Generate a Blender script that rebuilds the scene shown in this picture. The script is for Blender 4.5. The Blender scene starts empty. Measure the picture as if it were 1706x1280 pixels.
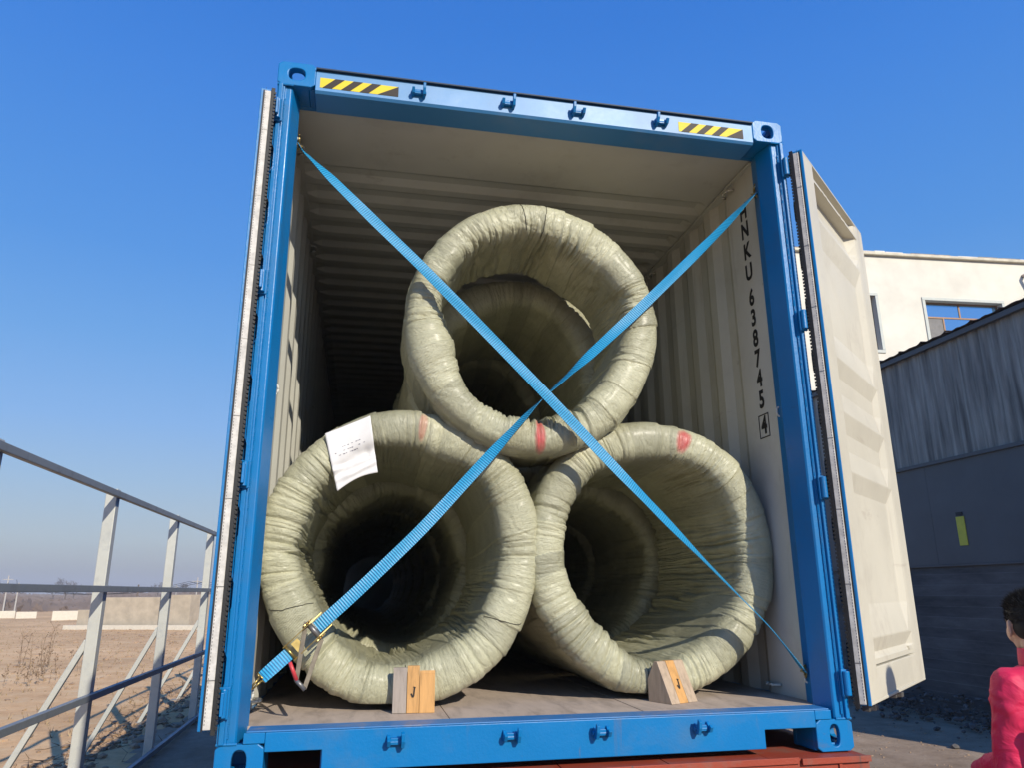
import bpy, bmesh, math, random
import numpy as np
from mathutils import Vector, Matrix
random.seed(7); np.random.seed(7)
PI = math.pi
S = bpy.context.scene
COL = S.collection

# ------------------------------------------------------------------ camera
CAM = Vector((-0.76617, -2.92497, 0.62325)); YAW, PITCH, ROLL = 0.199477, 0.272472, -0.0056555
_f = Vector((math.sin(YAW)*math.cos(PITCH), math.cos(YAW)*math.cos(PITCH), math.sin(PITCH)))
_r0 = Vector((math.cos(YAW), -math.sin(YAW), 0)); _u0 = _r0.cross(_f)
_r = math.cos(ROLL)*_r0 + math.sin(ROLL)*_u0; _u = -math.sin(ROLL)*_r0 + math.cos(ROLL)*_u0
cd = bpy.data.cameras.new('camera'); cam = bpy.data.objects.new('camera', cd); COL.objects.link(cam)
cam.matrix_world = Matrix(((_r.x, _u.x, -_f.x, CAM.x), (_r.y, _u.y, -_f.y, CAM.y), (_r.z, _u.z, -_f.z, CAM.z), (0, 0, 0, 1)))
cd.sensor_width = 36; cd.sensor_fit = 'HORIZONTAL'; cd.lens = 36*1236.62/1706; cd.clip_start = .05; cd.clip_end = 4000
S.camera = cam

# ------------------------------------------------------------------ light
SUN_FROM = Vector((0.63, -1.68, 1.0)).normalized()
EL = math.asin(SUN_FROM.z); AZ = math.atan2(SUN_FROM.x, SUN_FROM.y)
w = bpy.data.worlds.new('World'); S.world = w; w.use_nodes = True
wn, wl = w.node_tree.nodes, w.node_tree.links; wn.clear()
wo = wn.new('ShaderNodeOutputWorld'); bg = wn.new('ShaderNodeBackground'); sky = wn.new('ShaderNodeTexSky')
sky.sky_type = 'NISHITA'; sky.sun_disc = False; sky.sun_elevation = EL; sky.sun_rotation = AZ
sky.air_density = 1.0; sky.dust_density = 0.6; sky.ozone_density = 3.0; sky.altitude = 0
tc = wn.new('ShaderNodeTexCoord'); sx = wn.new('ShaderNodeSeparateXYZ')
wl.new(tc.outputs['Generated'], sx.inputs[0])
def _lin(c): return tuple(((v/255)/12.92 if v/255 <= .04045 else ((v/255+.055)/1.055)**2.4) for v in c)
rmp = wn.new('ShaderNodeValToRGB'); rmp.color_ramp.interpolation = 'LINEAR'
stops = [(0., (163, 158, 163)), (.026, (172, 174, 173)), (.06, (176, 191, 200)), (.13, (150, 186, 222)), (.2, (126, 177, 236)), (.30, (98, 164, 234)), (.40, (74, 150, 233)), (.58, (52, 133, 230)), (.66, (40, 124, 224)), (1., (20, 94, 196))]
e = rmp.color_ramp.elements; e[0].position = 0; e[0].color = (*_lin(stops[0][1]), 1); e[1].position = 1; e[1].color = (*_lin(stops[-1][1]), 1)
for p_, c_ in stops[1:-1]: x_ = e.new(p_); x_.color = (*_lin(c_), 1)
wl.new(sx.outputs['Z'], rmp.inputs['Fac'])
scl = wn.new('ShaderNodeVectorMath'); scl.operation = 'SCALE'; scl.inputs['Scale'].default_value = 1/.15; wl.new(rmp.outputs['Color'], scl.inputs[0])
smog = wn.new('ShaderNodeMix'); smog.data_type = 'RGBA'; smog.inputs[0].default_value = .86     # city haze over the clear-sky model
wl.new(sky.outputs[0], smog.inputs[6]); wl.new(scl.outputs[0], smog.inputs[7])
wl.new(smog.outputs[2], bg.inputs['Color']); bg.inputs['Strength'].default_value = 0.15
wl.new(bg.outputs[0], wo.inputs['Surface'])
sd = bpy.data.lights.new('sun', 'SUN'); sd.energy = 4.6; sd.angle = math.radians(.53); sd.color = (1, .93, .80)
so = bpy.data.objects.new('sun', sd); COL.objects.link(so)
so.rotation_euler = SUN_FROM.to_track_quat('Z', 'Y').to_euler(); so.location = (5, -12, 12)
S.render.engine = 'CYCLES'
S.view_settings.view_transform = 'Standard'; S.view_settings.look = 'None'; S.view_settings.exposure = 0; S.view_settings.gamma = 1
S.view_settings.use_curve_mapping = False
S.cycles.max_bounces = 6; S.cycles.diffuse_bounces = 1; S.cycles.volume_bounces = 0

def ray(px, py): return _f + (px-853)/1236.62*_r - (py-640)/1236.62*_u
def on_plane(px, py, ax, v):
    d = ray(px, py); t = (v-CAM[ax])/d[ax]; return CAM + d*t

# ------------------------------------------------------------------ helpers
def wmat(o):
    m = o.matrix_basis.copy()
    while o.parent: o = o.parent; m = o.matrix_basis @ m
    return m
def empty(name, loc=(0, 0, 0), rz=0, parent=None):
    o = bpy.data.objects.new(name, None); COL.objects.link(o); o.location = loc; o.rotation_euler = (0, 0, rz); o.empty_display_size = .1
    if parent: o.parent = parent
    return o
def tag(o, label=None, cat=None, group=None, kind=None):
    if label: o['label'] = label
    if cat: o['category'] = cat
    if group: o['group'] = group
    if kind: o['kind'] = kind
    return o
def mesh_obj(name, verts, faces, mats, parent=None, world=True, smooth=False, mi=None, uv=None, bevel=0):
    me = bpy.data.meshes.new(name)
    if world and parent is not None:
        inv = wmat(parent).inverted(); verts = [tuple(inv @ Vector(v)) for v in verts]
    me.from_pydata([tuple(map(float, v)) for v in verts], [], faces)
    if not isinstance(mats, (list, tuple)): mats = [mats]
    for m in mats: me.materials.append(m)
    if mi is not None: me.polygons.foreach_set('material_index', mi)
    if smooth: me.polygons.foreach_set('use_smooth', [True]*len(me.polygons))
    me.update()
    o = bpy.data.objects.new(name, me); COL.objects.link(o)
    if parent is not None: o.parent = parent
    if bevel:
        b = o.modifiers.new('bevel', 'BEVEL'); b.width = bevel; b.segments = 2; b.limit_method = 'ANGLE'; b.angle_limit = math.radians(50)
    return o
class MB:
    def __init__(s): s.v = []; s.f = []; s.mi = []; s.m = 0
    def add(s, vs, fs):
        n = len(s.v); s.v += [tuple(p) for p in vs]; s.f += [tuple(i+n for i in f) for f in fs]; s.mi += [s.m]*len(fs); return s
    def box(s, a, b, M=None):
        x0, y0, z0 = a; x1, y1, z1 = b
        vs = [Vector(p) for p in ((x0,y0,z0),(x1,y0,z0),(x1,y1,z0),(x0,y1,z0),(x0,y0,z1),(x1,y0,z1),(x1,y1,z1),(x0,y1,z1))]
        if M is not None: vs = [M @ p for p in vs]
        return s.add(vs, [(0,3,2,1),(4,5,6,7),(0,1,5,4),(1,2,6,5),(2,3,7,6),(3,0,4,7)])
    def prism(s, poly, z0, z1, M=None):
        n = len(poly); vs = [Vector((x, y, z0)) for x, y in poly]+[Vector((x, y, z1)) for x, y in poly]
        if M is not None: vs = [M @ p for p in vs]
        return s.add(vs, [tuple(range(n))[::-1], tuple(range(n, 2*n))]+[(i, (i+1) % n, n+(i+1) % n, n+i) for i in range(n)])
    def bar(s, p, q, w, h, up=(0, 0, 1)):
        p, q = Vector(p), Vector(q); d = (q-p).normalized(); u = Vector(up)
        a = d.cross(u)
        if a.length < 1e-4: a = d.cross(Vector((1, 0, 0)))
        a.normalize(); b = a.cross(d).normalized(); a *= w/2; b *= h/2
        vs = [p-a-b, p+a-b, p+a+b, p-a+b, q-a-b, q+a-b, q+a+b, q-a+b]
        return s.add(vs, [(0,1,2,3),(7,6,5,4),(1,0,4,5),(2,1,5,6),(3,2,6,7),(0,3,7,4)])
    def tube(s, p, q, r, r2=None, n=12, caps=True):
        p, q = Vector(p), Vector(q); d = (q-p).normalized(); r2 = r if r2 is None else r2
        a = d.cross(Vector((0, 0, 1)))
        if a.length < 1e-3: a = d.cross(Vector((1, 0, 0)))
        a.normalize(); b = d.cross(a)
        vs = [p+(a*math.cos(2*PI*k/n)+b*math.sin(2*PI*k/n))*r for k in range(n)]+[q+(a*math.cos(2*PI*k/n)+b*math.sin(2*PI*k/n))*r2 for k in range(n)]
        fs = [(k, (k+1) % n, n+(k+1) % n, n+k) for k in range(n)]
        if caps: fs += [tuple(range(n))[::-1], tuple(range(n, 2*n))]
        return s.add(vs, fs)
    def path(s, pts, r, n=8):
        for i in range(len(pts)-1): s.tube(pts[i], pts[i+1], r, n=n)
        return s
    def holed(s, c, U, V, N, w, h, hw, hh, t, n=24, power=2.6):
        """plate centred at c spanned by U,V, thickness t along N with a rounded hole"""
        c, U, V, N = map(Vector, (c, U, V, N)); L = []
        for k in range(n):
            a = 2*PI*(k+.5)/n; ca, sa = math.cos(a), math.sin(a)
            m = max(abs(ca), abs(sa)); o = (ca/m*w/2, sa/m*h/2)
            g = (abs(ca)**power+abs(sa)**power)**(-1/power); i = (ca*g*hw/2, sa*g*hh/2); L.append((o, i))
        vs = []
        for z in (0, t):
            vs += [c+U*o[0]+V*o[1]+N*z for o, i in L]; vs += [c+U*i[0]+V*i[1]+N*z for o, i in L]
        fs = []
        for k in range(n):
            j = (k+1) % n
            fs += [(k, j, n+j, n+k), (2*n+j, 2*n+k, 3*n+k, 3*n+j), (n+k, n+j, 3*n+j, 3*n+k), (j, k, 2*n+k, 2*n+j)]
        return s.add(vs, fs)
    def build(s, name, mats, parent=None, world=True, smooth=False, bevel=0):
        return mesh_obj(name, s.v, s.f, mats, parent, world, smooth, s.mi, bevel=bevel)
def share(src, parent, M, name=None):
    """another object with the same mesh data placed by local matrix M"""
    o = bpy.data.objects.new(name or src.name.split('.')[0], src.data); COL.objects.link(o); o.parent = parent; o.matrix_basis = M
    for m in src.modifiers:
        if m.type == 'BEVEL':
            b = o.modifiers.new('bevel', 'BEVEL'); b.width = m.width; b.segments = m.segments; b.limit_method = 'ANGLE'; b.angle_limit = m.angle_limit
    return o
_nz = {}
def vnoise(u, v, nu, nv, seed):
    """value noise, periodic in u (u in 0..1 -> nu cells), v in cells"""
    k = (nu, nv, seed)
    if k not in _nz: _nz[k] = np.random.RandomState(seed).rand(nu, nv+2)
    T = _nz[k]; a = u*nu; i = np.floor(a).astype(int); fa = a-i; i0 = i % nu; i1 = (i+1) % nu
    b = np.clip(v*nv, 0, nv-1e-6); j = np.floor(b).astype(int); fb = b-j
    fa = fa*fa*(3-2*fa); fb = fb*fb*(3-2*fb)
    return (T[i0, j]*(1-fa)+T[i1, j]*fa)*(1-fb)+(T[i0, j+1]*(1-fa)+T[i1, j+1]*fa)*fb

# ------------------------------------------------------------------ materials
def newmat(name):
    m = bpy.data.materials.new(name); m.use_nodes = True; nt = m.node_tree
    return m, nt.nodes, nt.links, nt.nodes['Principled BSDF']
def tex(n, l, scale, detail=4, rough=.6, coord='Object', sc=(1, 1, 1), dist=0):
    c = n.new('ShaderNodeTexCoord'); mp = n.new('ShaderNodeMapping'); mp.inputs['Scale'].default_value = sc
    l.new(c.outputs[coord], mp.inputs[0]); t = n.new('ShaderNodeTexNoise'); t.inputs['Scale'].default_value = scale
    t.inputs['Detail'].default_value = detail; t.inputs['Roughness'].default_value = rough; t.inputs['Distortion'].default_value = dist
    l.new(mp.outputs[0], t.inputs['Vector']); return t
def ramp(n, l, src, stops):
    r = n.new('ShaderNodeValToRGB'); e = r.color_ramp.elements
    e[0].position, e[0].color = stops[0][0], (*stops[0][1], 1); e[1].position, e[1].color = stops[-1][0], (*stops[-1][1], 1)
    for p, c in stops[1:-1]: x = e.new(p); x.color = (*c, 1)
    l.new(src, r.inputs[0]); return r
def bump(n, l, src, b, strength=.3, dist=.01, prev=None):
    x = n.new('ShaderNodeBump'); x.inputs['Strength'].default_value = strength; x.inputs['Distance'].default_value = dist
    l.new(src, x.inputs['Height'])
    if prev is not None: l.new(prev.outputs[0], x.inputs['Normal'])
    l.new(x.outputs[0], b.inputs['Normal']); return x
def simple(name, col, rough=.5, metal=0, var=.12, scale=8, bmp=.0, bs=60, spec=.5, sc=(1, 1, 1), coat=0):
    m, n, l, b = newmat(name); t = tex(n, l, scale, sc=sc)
    lo = tuple(c*(1-var) for c in col); hi = tuple(min(1, c*(1+var)) for c in col)
    r = ramp(n, l, t.outputs['Fac'], [(.3, lo), (.7, hi)]); l.new(r.outputs[0], b.inputs['Base Color'])
    b.inputs['Roughness'].default_value = rough; b.inputs['Metallic'].default_value = metal; b.inputs['Specular IOR Level'].default_value = spec
    b.inputs['Coat Weight'].default_value = coat
    if bmp: t2 = tex(n, l, bs, 3); bump(n, l, t2.outputs['Fac'], b, bmp, .004)
    return m
def paint(name, col, rough, dirt=(.25, .2, .14), amount=.5, dscale=3.2, bs=.15, chips=None, spec=.5, scuff=None, sa=.5):
    """sprayed enamel with faint orange peel, dust smears and a few chips"""
    m, n, l, b = newmat(name)
    t = tex(n, l, dscale, 8, .7); r = ramp(n, l, t.outputs['Fac'], [(.52, (0, 0, 0)), (.8, (amount,)*3)])
    v = tex(n, l, 1.3, 3); c0 = ramp(n, l, v.outputs['Fac'], [(.3, tuple(c*.9 for c in col)), (.7, tuple(min(1, c*1.08) for c in col))])
    mx = n.new('ShaderNodeMix'); mx.data_type = 'RGBA'; l.new(r.outputs[0], mx.inputs[0]); l.new(c0.outputs[0], mx.inputs[6]); mx.inputs[7].default_value = (*dirt, 1)
    out = mx.outputs[2]
    if chips:
        t3 = tex(n, l, 38, 5, .75); r3 = ramp(n, l, t3.outputs['Fac'], [(.70, (0, 0, 0)), (.73, (1, 1, 1))])
        m3 = n.new('ShaderNodeMix'); m3.data_type = 'RGBA'; l.new(r3.outputs[0], m3.inputs[0]); l.new(out, m3.inputs[6]); m3.inputs[7].default_value = (*chips, 1); out = m3.outputs[2]
    if scuff:   # drip streaks, rubbed patches and thin scratches
        for (scl_, scv, lo, hi, k) in ((7, (1, 1, .10), .60, .74, sa), (9, (.18, .18, 1), .64, .70, sa*.8), (22, (1, .22, .22), .68, .72, sa)):
            t6 = tex(n, l, scl_, 7, .72, sc=scv, dist=.3); r6 = ramp(n, l, t6.outputs['Fac'], [(lo, (0, 0, 0)), (hi, (k,)*3)])
            m6 = n.new('ShaderNodeMix'); m6.data_type = 'RGBA'; l.new(r6.outputs[0], m6.inputs[0]); l.new(out, m6.inputs[6]); m6.inputs[7].default_value = (*scuff, 1); out = m6.outputs[2]
    l.new(out, b.inputs['Base Color'])
    rr = n.new('ShaderNodeMapRange'); l.new(t.outputs['Fac'], rr.inputs[0]); rr.inputs[1].default_value = .3; rr.inputs[2].default_value = .8
    rr.inputs[3].default_value = rough-.05; rr.inputs[4].default_value = min(1, rough+.18); l.new(rr.outputs[0], b.inputs['Roughness'])
    b.inputs['Specular IOR Level'].default_value = spec
    t2 = tex(n, l, 90, 2); bp = bump(n, l, t2.outputs['Fac'], b, bs, .002); t4 = tex(n, l, 4, 3); bump(n, l, t4.outputs['Fac'], b, .25, .01, bp)
    return m
M_BLUE = paint('blue_enamel', (.0, .178, .47), .32, dirt=(.04, .13, .26), amount=.6, chips=(.16, .24, .32), bs=.3, scuff=(.03, .07, .12), sa=.45)
M_HEAD = paint('header_sun_glare', (.02, .215, .50), .50, dirt=(.22, .30, .44), amount=.6, dscale=2, bs=.12, spec=1.0); M_HEAD.node_tree.nodes['Principled BSDF'].inputs['Coat Weight'].default_value = .4; M_HEAD.node_tree.nodes['Principled BSDF'].inputs['Coat Roughness'].default_value = .42  # sun glare on the header, partly put into a paler blue and pale smears
M_SILL = paint('blue_enamel_worn', (.0, .182, .47), .38, dirt=(.09, .17, .27), amount=.5, chips=(.32, .32, .34), bs=.35, spec=.35, scuff=(.16, .12, .10), sa=.4)
M_CREAM = paint('cream_paint', (.65, .60, .475), .45, dirt=(.46, .41, .32), amount=.7, chips=(.40, .33, .25), scuff=(.40, .33, .25), sa=.45)
M_INT = paint('interior_cream', (.67, .655, .57), .5, dirt=(.42, .39, .31), amount=.5, chips=(.33, .27, .2), scuff=(.33, .28, .21), sa=.5)
M_GASKET = simple('gasket_strip', (.60, .57, .52), .55, var=.2, scale=40, bmp=.3)
M_RUBBER = simple('black_rubber', (.012, .012, .013), .6, var=.3, scale=30)
M_GALV = paint('galvanized_steel', (.62, .62, .55), .42, dirt=(.36, .38, .38), amount=.8, dscale=9)
M_GALV.node_tree.nodes['Principled BSDF'].inputs['Metallic'].default_value = .3
M_ZINC = simple('yellow_zinc', (.42, .30, .10), .32, .75, var=.35, scale=30)
M_STEEL = simple('grey_steel', (.22, .21, .20), .4, .6, var=.3, scale=30)
M_REDP = simple('red_grip', (.62, .05, .06), .4, var=.15)
M_RED = paint('red_truck_paint', (.36, .055, .025), .55, dirt=(.20, .13, .10), amount=.9, dscale=6, chips=(.10, .06, .045), bs=.6, scuff=(.09, .07, .06), sa=.9)
M_BLACK = simple('black_marking', (.012, .012, .012), .6, var=.1)
M_YEL = simple('sticker_yellow', (.80, .62, .04), .55, var=.06, spec=.3); M_SBLK = simple('sticker_black', (.04, .03, .025), .55, var=.1, spec=.3)
M_PAPER = simple('white_paper', (.80, .78, .76), .7, var=.04, scale=20)
M_WHITEB = paint('white_render', (.80, .755, .64), .8, dirt=(.62, .58, .48), amount=.35, dscale=1.2)
M_DARKIN = simple('dark_room', (.02, .02, .022), .8)
M_TYRE = simple('tyre_rubber', (.02, .02, .02), .8, bmp=.3)

def wood(name, col, sc=(3, 40, 3), rough=.6):
    m, n, l, b = newmat(name); t = tex(n, l, 6, 6, .65, sc=sc, dist=.4)
    r = ramp(n, l, t.outputs['Fac'], [(.25, tuple(c*.62 for c in col)), (.5, col), (.8, tuple(min(1, c*1.2) for c in col))])
    l.new(r.outputs[0], b.inputs['Base Color']); b.inputs['Roughness'].default_value = rough; bump(n, l, t.outputs['Fac'], b, .3, .003); return m
M_PLY = wood('worn_plywood_floor', (.50, .40, .32), sc=(2.5, .6, 1), rough=.75)
M_WOODO = wood('orange_timber', (.62, .33, .11), sc=(9, 9, 1.2)); M_WOODP = wood('pale_timber', (.48, .36, .25), sc=(9, 9, 1.2)); M_WOODG = wood('greyish_timber', (.36, .30, .25), sc=(9, 9, 1.5))

def fabric():
    m, n, l, b = newmat('woven_sacking')
    uv = n.new('ShaderNodeTexCoord'); at = n.new('ShaderNodeAttribute'); at.attribute_name = 'wrapcol'   # x band tone, y stain
    sp = n.new('ShaderNodeSeparateXYZ'); l.new(at.outputs['Vector'], sp.inputs[0])
    big = tex(n, l, 7, 6, .65); fine = tex(n, l, 22, 5, .7, coord='UV', sc=(7, .8, 1), dist=.5); crum = tex(n, l, 16, 5, .6, coord='UV', sc=(1.6, 1, 1), dist=1.2)
    weave = tex(n, l, 170, 2, .5, coord='UV', sc=(1, 1, 1))
    wvs = []
    for dr in ('X', 'Y'):
        q = n.new('ShaderNodeTexWave'); q.bands_direction = dr; q.inputs['Scale'].default_value = 62; q.inputs['Distortion'].default_value = .8; q.inputs['Detail Scale'].default_value = .3; l.new(uv.outputs['UV'], q.inputs['Vector']); wvs.append(q)
    wmx = n.new('ShaderNodeMath'); wmx.operation = 'MAXIMUM'; l.new(wvs[0].outputs['Fac'], wmx.inputs[0]); l.new(wvs[1].outputs['Fac'], wmx.inputs[1])
    c0 = ramp(n, l, big.outputs['Fac'], [(.25, (.41, .395, .25)), (.5, (.54, .52, .335)), (.78, (.66, .635, .435))])
    tone = n.new('ShaderNodeMapRange'); l.new(sp.outputs['X'], tone.inputs[0]); tone.inputs[3].default_value = .74; tone.inputs[4].default_value = 1.18
    mul = n.new('ShaderNodeMix'); mul.data_type = 'RGBA'; mul.blend_type = 'MULTIPLY'; mul.inputs[0].default_value = 1
    l.new(c0.outputs[0], mul.inputs[6]); l.new(tone.outputs[0], mul.inputs[7])
    wr = ramp(n, l, weave.outputs['Fac'], [(.3, (.74, .74, .74)), (.7, (1.0, 1.0, 1.0))])
    mul2 = n.new('ShaderNodeMix'); mul2.data_type = 'RGBA'; mul2.blend_type = 'MULTIPLY'; mul2.inputs[0].default_value = .35
    l.new(mul.outputs[2], mul2.inputs[6]); l.new(wr.outputs[0], mul2.inputs[7])
    st = n.new('ShaderNodeMix'); st.data_type = 'RGBA'; l.new(sp.outputs['Y'], st.inputs[0]); l.new(mul2.outputs[2], st.inputs[6]); st.inputs[7].default_value = (.62, .055, .06, 1)
    l.new(st.outputs[2], b.inputs['Base Color']); b.inputs['Roughness'].default_value = .35; b.inputs['Specular IOR Level'].default_value = .9; b.inputs['Coat Weight'].default_value = .22; b.inputs['Coat Roughness'].default_value = .3
    b0 = bump(n, l, crum.outputs['Fac'], b, .4, .03); bp = bump(n, l, fine.outputs['Fac'], b, .7, .007, b0); b2 = bump(n, l, wmx.outputs[0], b, .55, .0022, bp)
    return m
M_FAB = fabric()
def webbing():
    m, n, l, b = newmat('blue_webbing'); c = n.new('ShaderNodeTexCoord'); mp = n.new('ShaderNodeMapping'); l.new(c.outputs['UV'], mp.inputs[0])
    wv = n.new('ShaderNodeTexWave'); wv.wave_type = 'BANDS'; wv.bands_direction = 'X'; wv.inputs['Scale'].default_value = 30; wv.inputs['Distortion'].default_value = .8; wv.inputs['Detail'].default_value = 2; wv.inputs['Detail Scale'].default_value = 3
    l.new(mp.outputs[0], wv.inputs['Vector'])
    nz = tex(n, l, 160, 3, coord='UV', sc=(1, 3, 1)); ad = n.new('ShaderNodeMath'); ad.operation = 'ADD'; l.new(wv.outputs['Fac'], ad.inputs[0]); l.new(nz.outputs['Fac'], ad.inputs[1])
    r = ramp(n, l, ad.outputs[0], [(.3, (.0, .06, .19)), (.75, (.0, .175, .40)), (1.0, (.03, .36, .62))]); l.new(r.outputs[0], b.inputs['Base Color'])
    b.inputs['Roughness'].default_value = .45; bump(n, l, wv.outputs['Fac'], b, .6, .002); return m
M_WEB = webbing()
def ground_mat(name, cols, scale, bs=.6):
    m, n, l, b = newmat(name); t = tex(n, l, scale, 9, .68); t1 = tex(n, l, scale*.09, 5, .6); t2 = tex(n, l, scale*9, 5, .75)
    r = ramp(n, l, t.outputs['Fac'], [(.3, cols[0]), (.5, cols[1]), (.72, cols[2])])
    r1 = ramp(n, l, t1.outputs['Fac'], [(.35, (.74, .72, .70)), (.65, (1.08, 1.08, 1.08))])
    mx = n.new('ShaderNodeMix'); mx.data_type = 'RGBA'; mx.blend_type = 'MULTIPLY'; mx.inputs[0].default_value = 1; l.new(r.outputs[0], mx.inputs[6]); l.new(r1.outputs[0], mx.inputs[7])
    r2 = ramp(n, l, t2.outputs['Fac'], [(.30, (.72, .70, .68)), (.5, (1, 1, 1))]); m2 = n.new('ShaderNodeMix'); m2.data_type = 'RGBA'; m2.blend_type = 'MULTIPLY'; m2.inputs[0].default_value = .7
    l.new(mx.outputs[2], m2.inputs[6]); l.new(r2.outputs[0], m2.inputs[7]); l.new(m2.outputs[2], b.inputs['Base Color'])
    b.inputs['Roughness'].default_value = .95; b.inputs['Specular IOR Level'].default_value = .15
    p = bump(n, l, t.outputs['Fac'], b, bs, .06); bump(n, l, t2.outputs['Fac'], b, bs, .02, p); return m
M_DIRT = ground_mat('sandy_dirt', [(.66, .39, .19), (.86, .54, .27), (.90, .64, .36)], 1.6, .22)
M_YARD = ground_mat('yard_dust', [(.32, .235, .16), (.43, .32, .225), (.52, .40, .29)], 3, .3)

# ------------------------------------------------------------------ ground
GZ = -1.2
def axis_pts(lo, hi, c, fine, grow):
    out = [c]; d = fine
    while out[-1] < hi: out.append(out[-1]+d); d *= grow
    d = fine; a = [c]
    while a[-1] > lo: a.append(a[-1]-d); d *= grow
    return np.array(sorted(set(a+out)))
xs = axis_pts(-900, 900, -4.5, .07, 1.022); ys = axis_pts(-200, 1500, 7, .09, 1.022)
X, Y = np.meshgrid(xs, ys, indexing='ij')
def gh(X, Y):
    h = np.zeros_like(X)
    for k, (wl_, a) in enumerate(((23., .16), (7., .07), (2.1, .035), (.7, .022), (.27, .012))):
        th = k*1.3
        u = (X*math.cos(th)+Y*math.sin(th))/wl_; v = (-X*math.sin(th)+Y*math.cos(th))/wl_
        iu = np.floor(u).astype(int); iv = np.floor(v).astype(int); fu = u-iu; fv = v-iv; fu = fu*fu*(3-2*fu); fv = fv*fv*(3-2*fv)
        R = np.random.RandomState(50+k).rand(64, 64); g = lambda i, j: R[i % 64, j % 64]
        h += a*((g(iu, iv)*(1-fu)+g(iu+1, iv)*fu)*(1-fv)+(g(iu, iv+1)*(1-fu)+g(iu+1, iv+1)*fu)*fv-.5)*2
    return h
fieldmask = np.clip((-3.5-X)/1.5, 0, 1)
hh = gh(X, Y)
far = np.clip(1-np.hypot(X, Y)/150, 0, 1)
Z = GZ-.02+hh*(.18*(1-fieldmask)+.75*fieldmask)*far
nx, ny = X.shape
V = np.stack([X, Y, Z], -1).reshape(-1, 3)
idx = np.arange(nx*ny).reshape(nx, ny)
F = np.stack([idx[:-1, :-1], idx[1:, :-1], idx[1:, 1:], idx[:-1, 1:]], -1).reshape(-1, 4)
cx_ = X[:-1, :-1].ravel(); cy_ = Y[:-1, :-1].ravel()
me = bpy.data.meshes.new('ground'); me.from_pydata(V.tolist(), [], F.tolist()); me.materials.append(M_DIRT); me.materials.append(M_YARD)
wob = .35*np.sin(cy_*.9)+.2*np.sin(cy_*2.3+1)
me.polygons.foreach_set('material_index', ((cx_+wob*.4 > -3.35) & (cy_ < 40)).astype(int)); me.polygons.foreach_set('use_smooth', [True]*len(F)); me.update()
go = bpy.data.objects.new('ground', me); COL.objects.link(go); tag(go, kind='structure')
def gz(x, y):
    fm = min(1, max(0, (-3.5-x)/1.5)); return GZ-.02+float(gh(np.array([[x]]), np.array([[y]]))[0, 0])*(.18*(1-fm)+.75*fm)*max(0, 1-math.hypot(x, y)/150)

# ------------------------------------------------------------------ container
W2, HC, LEN = 1.219, 2.896, 12.19
K = empty('shipping_container', (0, 0, 0))
tag(K, 'open blue shipping container with cream interior loaded on the red truck bed', 'container')
def casting(name, x0, z0, y0, top, hw, hh_, sgn):
    m = MB(); w_, h_, d_ = .162, .118, .178; cx = x0+w_/2; cz = z0+h_/2; t = .026
    m.holed((cx, y0, cz), (1, 0, 0), (0, 0, 1), (0, 1, 0), w_, h_, hw, hh_, t)
    m.box((x0, y0+d_-t, z0), (x0+w_, y0+d_, z0+h_))
    for side in (0, 1):
        xx = x0+.001 if side == 0 else x0+w_-.001-t
        outer = (side == 0) == (sgn < 0)
        if outer: m.holed((xx, y0+d_/2, cz), (0, 1, 0), (0, 0, 1), (1, 0, 0), d_-2*t, h_-.002, .075, .05, t)
        else: m.box((xx, y0+t, z0+.001), (xx+t, y0+d_-t, z0+h_-.001))
    for lv in (0, 1):
        zz = z0+.002 if lv == 0 else z0+h_-.002-t
        if (lv == 1) == top: m.holed((cx, y0+d_/2, zz), (1, 0, 0), (0, 1, 0), (0, 0, 1), w_-2*t-.002, d_-2*t, .06, .1, t)
        else: m.box((x0+t+.001, y0+t, zz), (x0+w_-t-.001, y0+d_-t, zz+t))
    return m.build(name, M_SILL if not top else M_BLUE, K, bevel=.004)
for y0 in (0, LEN-.178):
    casting('corner_casting', -W2, HC-.118, y0, True, .072, .062, -1); casting('corner_casting', W2-.162, HC-.118, y0, True, .062, .074, 1)
    casting('corner_casting', -W2, 0, y0, False, .05, .084, -1); casting('corner_casting', W2-.162, 0, y0, False, .042, .082, 1)
# corner posts: stepped folded profile
prof = [(1.217, .003), (1.184, .003), (1.182, .012), (1.158, .012), (1.152, .02), (1.128, .118), (1.131, .126), (1.148, .196), (1.170, .199), (1.217, .199)]
for s in (1, -1):
    pr = [(s*x, y) for x, y in prof]
    if s < 0: pr = pr[::-1]
    MB().prism(pr, .118, HC-.118).build('corner_post', M_BLUE, K, bevel=.003)
    q = MB(); q.prism([(s*1.200-.009, -.010), (s*1.200+.009, -.010), (s*1.200+.009, .003), (s*1.200-.009, .003)], .119, HC-.1185); q.build('hinge_channel', M_BLUE, K, bevel=.003)
# cream edge strip inside posts
MB().box((-1.150, .122, .19), (-1.141, .1935, 2.70)).build('inner_edge_strip', M_INT, K)
# header: face, folded underside, dark gutter lip
MB().prism([(.002, 2.768), (.012, 2.757), (.150, 2.757), (.150, 2.868), (.002, 2.868)], -1.057, 1.057, Matrix(((0, 0, 1, 0), (1, 0, 0, 0), (0, 1, 0, 0), (0, 0, 0, 1)))).build('door_header', M_HEAD, K, bevel=.003)
MB().box((-1.056, -.012, 2.869), (1.056, .17, 2.8755)).build('rain_gutter', simple('gutter_dark', (.01, .03, .06), .6), K)
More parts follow.
